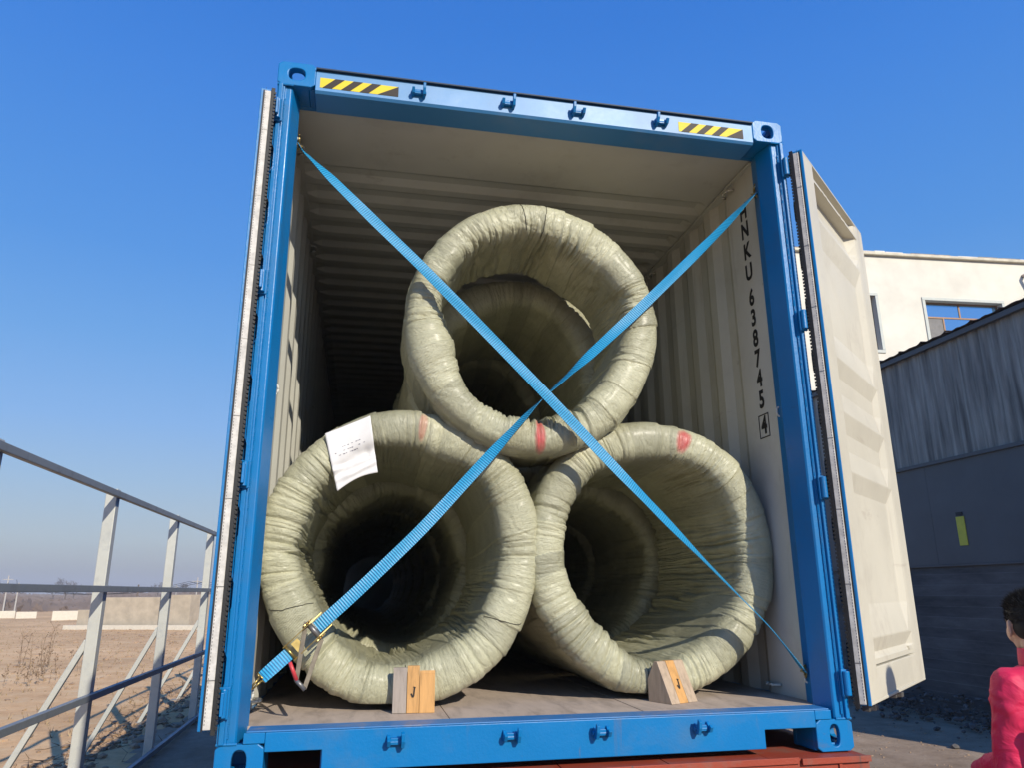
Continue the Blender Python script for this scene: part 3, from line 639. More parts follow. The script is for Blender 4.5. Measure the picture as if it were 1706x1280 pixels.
# paper sheet on the lower left coil
def paper():
    nu, nv = 26, 30; vs = []
    A, B_, C_, D_ = Vector((-.938, .0, 1.287)), Vector((-.748, .0, 1.372)), Vector((-.704, .0, 1.125)), Vector((-.872, .0, 1.040))
    base = P_BL.reshape(-1, 3)+np.array([-.577, .325, FZ-.002])
    fr = base[(base[:, 1] < .52) & (base[:, 2] > .95) & (base[:, 0] < -.6)]
    for j in range(nv):
        v = j/(nv-1)
        for i in range(nu):
            u = i/(nu-1); p = (A*(1-u)+B_*u)*(1-v)+(D_*(1-u)+C_*u)*v
            p.z += .03*math.sin(PI*u)*max(0, v-.75)*4*.55
            d2 = (fr[:, 0]-p.x)**2+(fr[:, 2]-p.z)**2; near = d2 < .018**2
            ysurf = fr[near, 1].min() if near.any() else .36
            p.y = ysurf
            vs.append(p)
    Yg = np.array([p.y for p in vs]).reshape(nv, nu)
    for _ in range(6):
        G = np.pad(Yg, 1, mode='edge'); Yg = (G[:-2, 1:-1]+G[2:, 1:-1]+G[1:-1, :-2]+G[1:-1, 2:]+G[1:-1, 1:-1]*2)/6
    out = []
    for j in range(nv):
        for i in range(nu):
            v = j/(nv-1); u = i/(nu-1); p = vs[j*nu+i]
            fold = -.010*math.exp(-((v-.66-.05*u)/.035)**2)+.006*math.exp(-((v-.60-.05*u)/.03)**2)-.012*math.exp(-((v-.86+.1*abs(u-.45))/.04)**2)
            out.append((p.x, Yg[j, i]-.008+fold, p.z))
    fs = [(j*nu+i, j*nu+i+1, (j+1)*nu+i+1, (j+1)*nu+i) for j in range(nv-1) for i in range(nu-1)]
    o = mesh_obj('paper_sheet', out, [f[::-1] for f in fs], M_PAPER, cBL, smooth=True)
    o.modifiers.new('solid', 'SOLIDIFY').thickness = .0006
    # rows of tiny illegible print
    m = MB(); rs = random.Random(3)
    def at(u, v):
        i = min(nu-2, int(u*(nu-1))); j = min(nv-2, int(v*(nv-1))); a = u*(nu-1)-i; b = v*(nv-1)-j
        g = lambda ii, jj: Vector(out[jj*nu+ii]); return (g(i, j)*(1-a)+g(i+1, j)*a)*(1-b)+(g(i, j+1)*(1-a)+g(i+1, j+1)*a)*b+Vector((0, -.0013, 0))
    for v0, ua, ub in ((.33, .30, .70), (.40, .12, .80), (.455, .2, .62)):
        u = ua
        while u < ub:
            wd = rs.uniform(.02, .05)
            if rs.random() < .8:
                h = rs.uniform(.008, .016); m.add([at(u, v0), at(u+wd, v0), at(u+wd*.9, v0+h), at(u, v0+h*.8)], [(0, 1, 2, 3)])
            u += wd+.012
    m.build('print_row', simple('faded_ink', (.16, .16, .2), .7), cBL)
paper()
# twine stitches and a loose frayed edge of sacking
def twine(pts, parent):
    m = MB(); m.path(pts, .0016, n=5); m.build('twine', simple('dark_twine', (.05, .045, .03), .8) if 'dark_twine' not in bpy.data.materials else bpy.data.materials['dark_twine'], parent)
def surf(Pa, off, ang, k):
    N, Mn = Pa.shape[:2]; p = Pa[int((ang % (2*PI))/(2*PI)*N) % N, k % Mn]; return Vector((p[0]+off[0], p[1]+off[1]-.002, p[2]+off[2]))
oBL = (-.577, .325, FZ-.002); oBR = (.575, .345, FZ-.002); oTP = (-.008, .235, FZ+1.682-.628)
for Pa, off, par, lst in ((P_BL, oBL, cBL, ((203, 20, 96, 6), (272, 30, 104, 1), (330, 30, 96, -7))), (P_BR, oBR, cBR, ((262, 10, 100, 2),)), (P_TP, oTP, cTP, ((84, 20, 112, 1), (97, 30, 90, -2)))):
    for a, k0, k1, dg in lst:
        pts = [surf(Pa, off, math.radians(a+dg*(k-k0)/(k1-k0)), k) for k in range(k0, k1+1, 4)]; twine([tuple(p) for p in pts], par)

# ------------------------------------------------------------------ straps
def strap(pts, name, label, hooks=True, sub=26):
    """pts: (x,y,z,twist deg)"""
    P = [Vector(p[:3]) for p in pts]; tw = [math.radians(p[3]) for p in pts]; n = len(P); C_ = []; TW = []
    for i in range(n-1):
        for k in range(sub):
            t = k/sub; a = t*t*(3-2*t)
            C_.append(P[i].lerp(P[i+1], t)); TW.append(tw[i]*(1-a)+tw[i+1]*a)
    C_.append(P[-1]); TW.append(tw[-1])
    for _ in range(60): C_ = [C_[0]]+[(C_[i-1]+C_[i]*2+C_[i+1])/4 for i in range(1, len(C_)-1)]+[C_[-1]]
    vs = []; uvs = []; L = 0; Wd = .0485; prev = None
    for i, p in enumerate(C_):
        d = (C_[min(i+1, len(C_)-1)]-C_[max(i-1, 0)]).normalized(); wv = d.cross(Vector((0, -1, 0))).normalized(); nn = wv.cross(d)
        a = TW[i]; wr = wv*math.cos(a)+nn*math.sin(a); nr = nn*math.cos(a)-wv*math.sin(a)
        if prev is not None: L += (p-prev).length
        prev = p
        for (cw, cn) in ((-1, -1), (-.5, -1), (0, -1), (.5, -1), (1, -1), (1, 1), (.5, 1), (0, 1), (-.5, 1), (-1, 1)):
            sag = .0012*math.sin(L*9+cw*2)
            vs.append(p+wr*cw*Wd/2+nr*(cn*.0012+sag)); uvs.append((L, cw*Wd/2))
    q = 10; fs = [(i*q+k, i*q+(k+1) % q, (i+1)*q+(k+1) % q, (i+1)*q+k) for i in range(len(C_)-1) for k in range(q)]
    fs += [tuple(range(q))[::-1], tuple(range((len(C_)-1)*q, len(C_)*q))]
    root = empty(name, P[0]); tag(root, label, 'strap')
    o = mesh_obj('webbing', vs, fs, M_WEB, root, smooth=False)
    uvl = o.data.uv_layers.new(name='UVMap')
    for lp in o.data.loops: uvl.data[lp.index].uv = uvs[lp.vertex_index]
    return root, C_
A_, cA = strap([(-1.128, .150, 2.577, 86), (-1.08, .155, 2.531, 55), (-.949, .168, 2.413, 22), (-.75, .172, 2.222, 4), (-.543, .178, 2.032, 0), (.008, .170, 1.472, 0), (.30, .180, 1.170, 8), (.505, .200, .972, 30), (.76, .20, .712, 58), (1.013, .185, .458, 70), (1.128, .150, .278, 82)],
       'cargo_strap', 'blue webbing strap running from the top left corner down to the lower right')
B1, cB = strap([(-.915, .198, .490, 0), (-.79, .205, .602, 0), (-.520, .215, .866, 0), (-.28, .213, 1.135, 18), (-.10, .208, 1.340, 62), (.0, .200, 1.449, 84), (.11, .20, 1.553, 70), (.26, .205, 1.698, 30), (.47, .20, 1.900, 4), (.70, .185, 2.13, 20), (.933, .168, 2.365, 45), (1.128, .150, 2.577, 80)],
       'cargo_strap', 'blue webbing strap from the ratchet up to the top right corner')
B2, cC = strap([(-1.098, .130, .318, 20), (-1.05, .145, .362, 5), (-1.002, .165, .405, 0)], 'cargo_strap', 'short blue webbing strap end between the ratchet and the lower left corner hook', sub=12)
def hook(p, q, parent):
    m = MB(); p = Vector(p); q = Vector(q); d = (q-p).normalized(); s = d.cross(Vector((0, -1, 0))).normalized()
    for k in (-1, 1): m.path([tuple(q+s*k*.022), tuple(p+d*.05+s*k*.007), tuple(p+d*.012+s*k*.004), tuple(p-d*.006+Vector((0, -.012, .004))), tuple(p+Vector((0, -.02, .02)))], .0036)
    m.tube(q-s*.024, q+s*.024, .0036); m.build('wire_hook', M_ZINC, parent, smooth=True)
hook((-1.135, .122, .278), (-1.096, .130, .320), B2); hook((-1.122, .15, 2.600), (-1.128, .150, 2.577), A_); hook((1.122, .15, .262), (1.128, .150, .280), A_); hook((1.12, .15, 2.600), (1.126, .150, 2.575), B1)
# ratchet buckle
R_ = empty('ratchet_buckle', (-.955, .18, .45)); tag(R_, 'brass coloured ratchet buckle with hanging handle and red grip', 'ratchet')
a0, a1 = Vector((-1.004, .160, .403)), Vector((-.893, .186, .510)); dd = (a1-a0).normalized(); ss = dd.cross(Vector((0, -1, 0))).normalized(); nn_ = ss.cross(dd)
def RP(t, sv, nv): return a0+dd*t+ss*sv+nn_*nv
fwd_ = -nn_ if nn_.y > 0 else nn_
def RQ(t, sv, nv): return a0+dd*t+ss*sv+fwd_*nv
LR = (a1-a0).length
for k in (-1, 1):
    m = MB(); poly = [(-.01, -.004), (.03, -.010), (LR*.7, -.012), (LR+.018, -.004), (LR+.018, .018), (LR*.72, .034), (.03, .020), (-.01, .010)]
    vs = [RQ(t, k*.029, n_) for t, n_ in poly]+[RQ(t, k*.0325, n_) for t, n_ in poly]; n8 = len(poly)
    m.add(vs, [tuple(range(n8)), tuple(range(n8, 2*n8))[::-1]]+[(i, (i+1) % n8, n8+(i+1) % n8, n8+i) for i in range(n8)]); m.build('side_plate', M_ZINC, R_)
    g = MB(); c0 = RQ(LR*.72, k*.036, .010); c1 = RQ(LR*.72, k*.040, .010); ring0 = []; ring1 = []
    for j in range(24):
        a = 2*PI*j/24; rad = .024 if j % 2 else .0185; o_ = dd*math.cos(a)*rad+fwd_*math.sin(a)*rad; ring0.append(c0+o_); ring1.append(c1+o_)
    g.add(ring0+ring1, [tuple(range(24)), tuple(range(24, 48))[::-1]]+[(i, (i+1) % 24, 24+(i+1) % 24, 24+i) for i in range(24)]); g.build('ratchet_gear', M_ZINC, R_)
m = MB(); m.tube(RQ(LR*.72, -.042, .010), RQ(LR*.72, .042, .010), .011, n=14); m.build('spool', M_STEEL, R_, smooth=True)
m = MB(); m.tube(RQ(0, -.034, .004), RQ(0, .034, .004), .006, n=10); m.build('fixed_bolt', M_ZINC, R_, smooth=True)
m = MB(); m.bar(RQ(.035, -.022, .012), RQ(.035, .022, .012), .03, .003, up=fwd_); m.build('pawl', M_ZINC, R_)
M_ARM = simple('tarnished_handle', (.17, .14, .10), .4, .5, var=.3, scale=30)
piv = RQ(LR*.72, 0, .010); hend = Vector((-.958, .13, .292))
for k, mt in ((-1, M_STEEL), (1, M_STEEL)):
    m = MB(); m.bar(piv+ss*k*.0445, hend+ss*k*.022, .003, .017, up=(1, 0, 0)); m.build('handle_arm', M_ARM, R_, bevel=.001)
m = MB(); m.tube(hend-ss*.026, hend+ss*.026, .008, n=12); m.build('handle_grip', M_STEEL, R_, smooth=True)
m = MB(); m.tube(Vector((-1.000, .12, .372)), hend-ss*.02, .007, .008, n=10); m.build('red_grip', M_REDP, R_, smooth=True)

# ------------------------------------------------------------------ chocks
def chock(loc, rz, specs, label, w_=.058, h=.172, d=.135, cut=False, lean=.03):
    root = empty('wooden_chock', loc, rz); tag(root, label, 'chock', 'wooden wheel chocks in front of the coils')
    x = -w_*1.5
    for i, (mt, ww) in enumerate(specs):
        hh_ = h+random.uniform(-.004, .004); poly = [(0, 0), (d, 0), (d, hh_*.55), (lean+.02, hh_), (lean, hh_)]
        if cut and i == 2: poly = [(0, 0), (d, 0), (d, hh_*.5), (lean+.035, hh_*.84), (lean*.9, hh_*.86), (lean, hh_*.93)]
        Mx = Matrix(((0, 0, 1, 0), (1, 0, 0, 0), (0, 1, 0, 0), (0, 0, 0, 1)))
        m = MB(); m.prism([(a+random.uniform(0, .002), b) for a, b in poly], x+.0008, x+ww-.0008, Mx)
        mesh_obj('board', [tuple(v) for v in m.v], m.f, mt, root, world=False, bevel=.0015)
        if i == 1:
            def fp(u, z): return Vector((x+u, lean*z/hh_-.0018, z))
            mk = MB(); pts = [fp(ww*.35, h*.42), fp(ww*.48, h*.34), fp(ww*.55, h*.36), fp(ww*.62, h*.56)]
            for p, q in zip(pts, pts[1:]): mk.bar(p, q, .0055, .0012, up=(0, -1, 0))
            mk.bar(fp(ww*.52, h*.56), fp(ww*.7, h*.54), .004, .0012, up=(0, -1, 0))
            mesh_obj('pen_mark', [tuple(v) for v in mk.v], mk.f, M_BLACK, root, world=False)
        x += ww
    return root
chock((-.524, .262, FZ), math.radians(-4), [(M_WOODG, .056), (M_WOODO, .050), (M_WOODO, .062)], 'orange and grey wooden wedge block in front of the lower left coil', cut=True, lean=.010)
chock((.628, .268, FZ), math.radians(24), [(M_WOODP, .052), (M_WOODO, .052), (M_WOODP, .058)], 'pale wooden wedge block with a slanted face in front of the lower right coil', lean=.075, h=.165)

# ------------------------------------------------------------------ fence
FX = -3.088
FN = empty('steel_frame_fence', (FX, 7, GZ)); tag(FN, 'galvanized steel post and rail framework with diagonal braces beside the container', 'fence')
M_RAIL = paint('shaded_galvanized_rail', (.24, .26, .27), .5, dirt=(.16, .17, .18), amount=.8, dscale=9)  # darker than the post steel: shade on the rails put into the colour
for i, yv in enumerate((2.30, 4.785, 7.33, 9.80, 12.3, 14.8, 17.3)):
    m = MB(); m.box((FX-.055, yv-.05, GZ-.1), (FX+.045, yv+.05, 1.58)); m.build('post', M_GALV, FN, bevel=.006)
    m = MB(); ft = {0: (-4.35, 4.45), 1: (-4.36, 6.85)}.get(i, (FX-1.0, yv+.55))
    zt = .16; m.bar((FX-.05, yv, zt+.05), (FX-.76, yv, GZ-.06), .05, .05); m.build('brace', M_GALV, FN, bevel=.004)
    m = MB(); m.box((FX-.86, yv-.1, GZ-.15), (FX-.68, yv+.1, GZ-.01)); m.build('brace_foot', simple('footing_concrete', (.3, .27, .23), .9, bmp=.4) if i == 0 else bpy.data.materials['footing_concrete'], FN, bevel=.01)
for z in (1.52, .66, -.255, GZ+.035):
    m = MB(); m.box((FX+.0455, .3, z-.028), (FX+.0955, 18, z+.028)); m.build('rail', M_RAIL, FN, bevel=.004)

# ------------------------------------------------------------------ shed on the right
XS, YS0, YS1 = 8.0, 1.3, 13.3
SH = empty('metal_shed', (XS+3, 7, GZ)); tag(SH, 'dark grey corrugated metal shed with a sloping sheet roof edge', 'shed')
M_CLAD = simple('weathered_grey_cladding', (.235, .22, .185), .6, .1, var=.6, scale=2.2, bmp=.2, sc=(1, 5, .35))
M_PANEL = simple('smooth_dark_panel', (.085, .088, .088), .5, var=.12, scale=1.5)
m_, n_, l_, b_s = newmat('dark_block_wall'); br = n_.new('ShaderNodeTexBrick'); cc = n_.new('ShaderNodeTexCoord'); mpp = n_.new('ShaderNodeMapping'); mpp.inputs['Rotation'].default_value = (PI/2, 0, PI/2)
l_.new(cc.outputs['Object'], mpp.inputs[0]); l_.new(mpp.outputs[0], br.inputs['Vector']); br.inputs['Scale'].default_value = 3.2; br.inputs['Mortar Size'].default_value = .015
br.inputs['Color1'].default_value = (.17, .155, .14, 1); br.inputs['Color2'].default_value = (.125, .115, .105, 1); br.inputs['Mortar'].default_value = (.2, .19, .175, 1)
tb = tex(n_, l_, 2, 8, .7, sc=(1, .4, 2)); rb = ramp(n_, l_, tb.outputs['Fac'], [(.3, (.35, .35, .35)), (.7, (1.1, 1.1, 1.1))]); mb = n_.new('ShaderNodeMix'); mb.data_type = 'RGBA'; mb.blend_type = 'MULTIPLY'; mb.inputs[0].default_value = 1
l_.new(br.outputs['Color'], mb.inputs[6]); l_.new(rb.outputs[0], mb.inputs[7]); l_.new(mb.outputs[2], b_s.inputs['Base Color']); b_s.inputs['Roughness'].default_value = .9; bump(n_, l_, br.outputs['Fac'], b_s, -.4, .02)
M_BLOCK = m_
MB().box((XS, YS0, GZ-.1), (XS+.24, YS1, .97)).build('block_wall', M_BLOCK, SH)
ns = 6; wp = (YS1-YS0)/ns
for k in range(ns): MB().box((XS-.012, YS0+k*wp+.0012, .972), (XS+.05, YS0+(k+1)*wp-.0012, 2.535)).build('dark_panel', M_PANEL, SH, bevel=.003)
MB().box((XS-.03, YS0, .945), (XS+.06, YS1, .971)).build('drip_rail', M_PANEL, SH)
ns = 12; wp = (YS1-YS0)/ns
for k in range(ns):
    y0 = YS0+k*wp; vs = []; q = int(wp/.05); off = random.uniform(0, .012)
    for i in range(q+1):
        yv = y0+wp*i/q+(.02 if i == q else 0); xo = (-.022 if (i % 4) in (1, 2) else 0)-off*(1 if k % 2 else .3)
        vs += [(XS-.005+xo, yv, 2.50-random.uniform(0, .0)), (XS-.005+xo, yv, 4.40)]
    o = mesh_obj('cladding_sheet', vs, [(2*i, 2*i+1, 2*i+3, 2*i+2) for i in range(q)], M_CLAD, SH); o.modifiers.new('s', 'SOLIDIFY').thickness = .002
MB().box((XS+.06, YS0+.01, .972), (XS+.2, YS1-.01, 4.38)).build('wall_core', M_PANEL, SH)
MB().box((XS+.2, YS0+.0, GZ-.1), (XS+7, YS0+.15, 4.3)).build('gable_wall', M_CLAD, SH); MB().box((XS+.2, YS1-.15, GZ-.1), (XS+7, YS1, 4.3)).build('gable_wall', M_CLAD, SH)
MB().box((XS+6.8, YS0+.15, GZ-.1), (XS+7, YS1-.15, 4.3)).build('rear_wall', M_CLAD, SH)
M_RSH = simple('rusty_roof_sheet', (.075, .055, .048), .8, var=.5, scale=3, bmp=.3)
ns = 12; wp = (YS1-YS0+.2)/ns
for k in range(ns):   # corrugated roof sheets, each lapped over the last
    y0 = YS0-.1+k*wp; vs = []; q = 20
    for i in range(q+1):
        yv = y0+(wp+.04)*i/q; zc = .006*math.cos(2*PI*i/5)+.024*max(0, math.cos(2*PI*i/10))**8
        for xx, zz in ((XS-.13, 4.405), (XS+7.1, 4.75)): vs.append((xx, yv, zz+zc+(.008 if k % 2 else 0)+random.uniform(-.004, .004)))
    o = mesh_obj('roof_sheet', vs, [(2*i, 2*i+1, 2*i+3, 2*i+2) for i in range(q)], M_RSH, SH); o.modifiers.new('s', 'SOLIDIFY').thickness = .008
MB().box((XS-.10, YS0-.08, 4.30), (XS-.03, YS1+.08, 4.375)).build('fascia', M_PANEL, SH)
MB().box((XS-.05, YS0, 2.492), (XS-.0125, YS1, 2.545)).build('flashing', M_PANEL, SH)
sg_ = MB(); sg_.box((XS-.024, 6.655, 1.235), (XS-.0125, 6.81, 1.655)); o = sg_.build('wall_sign', simple('yellow_green_sign', (.66, .58, .05), .5, var=.1), SH, bevel=.002)
MB().box((XS-.03, 6.68, 1.67), (XS-.0125, 6.79, 1.72)).build('sign_hook', M_BLACK, SH)

# ------------------------------------------------------------------ white building
def wy(x): return 14.28-.071*(x-10.8)
WB = empty('white_building', (15, 18, GZ)); tag(WB, 'cream white rendered building with framed windows behind the grey shed', 'building')
bt = 9.82
def wbx(m, x0, x1, d0, d1, z0, z1):
    vs = [(x, wy(x)+d, z) for z in (z0, z1) for x, d in ((x0, d0), (x1, d0), (x1, d1), (x0, d1))]
    return m.add(vs, [(0, 3, 2, 1), (4, 5, 6, 7), (0, 1, 5, 4), (1, 2, 6, 5), (2, 3, 7, 6), (3, 0, 4, 7)])
wins = [(12.12, 13.09, 6.98, 8.58), (14.60, 16.98, 6.60, 8.52), (19.6, 21.9, 6.6, 8.5)] + [(x, x+1.6, 2.2, 4.0) for x in (13, 16, 20)]
xs_ = sorted(set([8.9, 24.]+[v for w_ in wins for v in w_[:2]])); zs_ = sorted(set([GZ-.2, bt]+[v for w_ in wins for v in w_[2:]]))
m = MB()
for a, b in zip(xs_, xs_[1:]):
    for c, d in zip(zs_, zs_[1:]):
        mx_, mz_ = (a+b)/2, (c+d)/2
        if any(w_[0] < mx_ < w_[1] and w_[2] < mz_ < w_[3] for w_ in wins): continue
        wbx(m, a, b, 0, .24, c, d)
m.build('wall', M_WHITEB, WB)
m = MB(); wbx(m, 8.9, 9.1, .241, 10, GZ, bt-.01); wbx(m, 23.8, 24, .241, 10, GZ, bt-.01); wbx(m, 9.1, 23.8, 9.8, 10, GZ, bt-.01); wbx(m, 9.1, 23.8, .241, 9.8, bt-.25, bt-.03); m.build('rear_walls', M_WHITEB, WB)
m = MB(); wbx(m, 8.8, 24.1, -.10, .30, bt, bt+.09); m.build('parapet_cap', simple('cap_cream', (.68, .62, .48), .8, var=.2, scale=3), WB, bevel=.02)
M_CAPR = simple('broken_coping', (.36, .28, .16), .9, var=.5, scale=5)
x = 8.9
while x < 24:
    l0 = random.uniform(.25, .8); mm = MB(); wbx(mm, x, x+l0, -.06-random.uniform(0, .03), .2, bt+.091, bt+.095+random.choice([.02, .05, .03, .07])); mm.build('coping_stone', M_CAPR if random.random() < .5 else M_WHITEB, WB, bevel=.01); x += l0+random.choice([.02, .02, .25])
M_TRIM = simple('window_surround', (.60, .62, .56), .7, var=.05); M_BRZ = simple('bronze_frame', (.26, .15, .085), .45, .3, var=.1)
m_, n_, l_, bgl = newmat('sky_reflecting_glass'); bgl.inputs['Base Color'].default_value = (.30, .55, .80, 1); bgl.inputs['Metallic'].default_value = .9; bgl.inputs['Roughness'].default_value = .03; M_GLASS = m_
M_CURT = simple('grey_board', (.22, .21, .20), .7)
for wi, (x0, x1, z0, z1) in enumerate(wins):
    m = MB(); t = .09; wbx(m, x0-t, x1+t, -.03, .0-.001, z1, z1+t); wbx(m, x0-t, x1+t, -.03, -.001, z0-t, z0); wbx(m, x0-t, x0, -.03, -.001, z0, z1); wbx(m, x1, x1+t, -.03, -.001, z0, z1)
    wf = m.build('window', M_TRIM, WB, bevel=.01)
    zt = z1-.45; m = MB(); f = .045; xm = (x0+x1)/2-.05
    wbx(m, x0, x1, .15, .2, z1-f, z1-.001); wbx(m, x0, x1, .15, .2, z0+.001, z0+f); wbx(m, x0+.001, x0+f, .15, .2, z0+f, z1-f); wbx(m, x1-f, x1-.001, .15, .2, z0+f, z1-f)
    wbx(m, x0+f, x1-f, .152, .198, zt-f/2, zt+f/2); wbx(m, xm, xm+f, .154, .196, zt+f/2, z1-f)
    if x1-x0 > 2: wbx(m, x0+.60, x0+.60+f, .154, .196, z0+f, zt-f/2)
    m.build('frame', M_BRZ, wf)
    if x1-x0 > 2:
        m = MB(); wbx(m, x0+f, xm, .17, .18, zt+f/2, z1-f); m.build('pane', M_GLASS, wf); m = MB(); wbx(m, xm+f, x1-f, .17, .18, zt+f/2, z1-f); m.build('pane', M_GLASS, wf)
        m = MB(); wbx(m, x0+.6+f, x1-f, .17, .18, z0+f, zt-f/2); m.build('pane', M_GLASS, wf); m = MB(); wbx(m, x0+f, x0+.6, .17, .18, z0+f, zt-f/2); m.build('pane', M_CURT, wf)
    else:
        m = MB(); wbx(m, x0+f, x1-f, .17, .18, z0+f, z1-f); m.build('pane', M_DARKIN if wi == 0 else M_GLASS, wf)
m = MB(); m.tube((17.85, wy(17.8)-.25, 9.42), (18.25, wy(18.2)-.6, 8.9), .05); m.tube((17.85, wy(17.8)-.25, 9.42), (17.85, wy(17.8)-.0, 9.42), .05); m.tube((17.98, wy(18)-.06, 9.5), (17.98, wy(18)-.06, 4), .06); m.build('wall_pipe', simple('pipe_pinkish', (.55, .46, .42), .6), WB, smooth=True)

# ------------------------------------------------------------------ rubble at the foot of the shed
def rocks(name, pts, mat, parent=None):
    ico = [(0,0,1),(.894,0,.447),(.276,.851,.447),(-.724,.526,.447),(-.724,-.526,.447),(.276,-.851,.447),(.724,.526,-.447),(-.276,.851,-.447),(-.894,0,-.447),(-.276,-.851,-.447),(.724,-.526,-.447),(0,0,-1)]
    fc = [(0,1,2),(0,2,3),(0,3,4),(0,4,5),(0,5,1),(1,6,2),(2,7,3),(3,8,4),(4,9,5),(5,10,1),(2,6,7),(3,7,8),(4,8,9),(5,9,10),(1,10,6),(6,11,7),(7,11,8),(8,11,9),(9,11,10),(10,11,6)]
    m = MB(); rs = random.Random(len(pts))
    for (x, y, z, r) in pts:
        a = rs.uniform(0, 6.3); sx_, sy_, sz_ = r*rs.uniform(.7, 1.4), r*rs.uniform(.6, 1.1), r*rs.uniform(.4, .8)
        vs = []
        for p in ico:
            j = rs.uniform(.75, 1.2); X_, Y_ = p[0]*sx_*j, p[1]*sy_*j
            vs.append((x+X_*math.cos(a)-Y_*math.sin(a), y+X_*math.sin(a)+Y_*math.cos(a), z+p[2]*sz_*j))
        m.add(vs, fc)
    return m.build(name, mat, parent)
rs = random.Random(5); pts = []
for _ in range(1500):
    yv = rs.uniform(2.5, 13); xx = XS-abs(rs.gauss(0, .45)); hh_ = max(0, .42-.42*(XS-xx)); pts.append((xx, yv, GZ+rs.uniform(0, 1)*hh_*.9, rs.choice([.012, .018, .025, .035, .05])))
tag(rocks('rubble', pts, simple('dark_rubble', (.12, .11, .10), .9, var=.5, scale=4)), 'heap of dark rubble and scraps along the foot of the grey shed', 'rubble', kind='stuff')
pts = []
for _ in range(2600):
    xx = -3.6-abs(rs.gauss(0, 1))*9; yv = rs.uniform(2, 50); pts.append((xx, yv, gz(xx, yv)+.005, rs.choice([.008, .012, .02, .02, .03, .06])*(1 if yv < 20 else 1.6)))
for _ in range(500):
    xx = rs.gauss(-3.75, .25); yv = rs.uniform(4, 20); pts.append((xx, yv, gz(xx, yv)+.01, rs.uniform(.02, .07)))
for _ in range(500): xx = rs.uniform(4, 7.8); yv = rs.uniform(3, 9); pts.append((xx, yv, gz(xx, yv)+.002, rs.uniform(.006, .02)))
tag(rocks('dirt_clods', pts, simple('clod_brown', (.38, .26, .165), .95, var=.3, scale=5)), 'loose clods and pebbles scattered over the sandy field', 'clods', kind='stuff')

# ------------------------------------------------------------------ field details
M_WEED = simple('dry_weed', (.21, .14, .085), .9, var=.3)
def weed(name, x, y, h, ns, spread, label=None, cat='plant', group=None, seed=0):
    rs = random.Random(seed); z = gz(x, y); root = empty(name, (x, y, z)); st = MB(); tw = MB()
    for _ in range(ns):
        bx_, by_ = x+rs.gauss(0, spread), y+rs.gauss(0, spread); l_ = h*rs.uniform(.5, 1.1); lean = rs.uniform(-.15, .15); t = Vector((bx_+lean*l_, by_+rs.uniform(-.1, .1)*l_, z+l_))
        st.tube((bx_, by_, z-.03), t, .007*h/1.0, .003, n=5)
        for k in range(7):
            f = rs.uniform(.3, 1); p = Vector((bx_, by_, z)).lerp(t, f); q = p+Vector((rs.uniform(-.14, .14), rs.uniform(-.14, .14), rs.uniform(.03, .18)))*h; tw.tube(p, q, .0035, .002, n=4)
            if rs.random() < .5: tw.box(q-Vector((.01,)*3), q+Vector((.012,)*3))
    st.build('stem', M_WEED, root); tw.build('twigs', M_WEED, root)
    return tag(root, label, cat, group)
wd = [(on_plane(25, 1105, 2, GZ), 1.0, 3, .14, 'tall thin dead weed stalks at the far left of the sandy field'), (on_plane(66, 1112, 2, GZ), .95, 7, .22, 'densest clump of upright dead weed stalks in the sandy field'),
      (on_plane(48, 1140, 2, GZ), .4, 14, .3, 'low bushy brown weed tangle in the sandy field'), (on_plane(95, 1120, 2, GZ), .45, 12, .35, 'small brown weed tuft left of the nearest fence post')]
for i, (p, h, nst, sp_, lab) in enumerate(wd): weed('dry_weed', p.x, p.y, h, nst, sp_, lab, group='dead weeds in the sandy field', seed=i+3)
# brush and twigs trailing along the fence foot
m = MB(); rs = random.Random(9)
for _ in range(260):
    yv = rs.uniform(4.5, 22); xx = rs.gauss(-3.9, .35); z = gz(xx, yv); p = Vector((xx, yv, z+rs.uniform(.0, .03)))
    for k in range(rs.randint(1, 4)):
        q = p+Vector((rs.uniform(-.18, .18), rs.uniform(-.18, .18), rs.uniform(.0, .10))); m.tube(p, q, .005, .002, n=4); 
        if k % 2: p = q
tag(m.build('fallen_twigs', M_WEED), 'loose dry twigs lying along the foot of the steel frame', 'twigs', kind='stuff')
m = MB()
for _ in range(2600):
    yv = rs.uniform(9, 60); xx = -4.2-rs.random()*yv*.62; z = gz(xx, yv); h = rs.uniform(.03, .12)
    for k in range(3): a = rs.uniform(0, 6.3); m.add([(xx, yv, z), (xx+.02*math.cos(a), yv+.02*math.sin(a), z), (xx+h*.6*math.cos(a+k), yv+h*.6*math.sin(a+k), z+h)], [(0, 1, 2)])
tag(m.build('dry_grass', simple('straw_grass', (.40, .29, .17), .9, var=.25)), 'sparse dead grass over the sandy field', 'grass', kind='stuff')

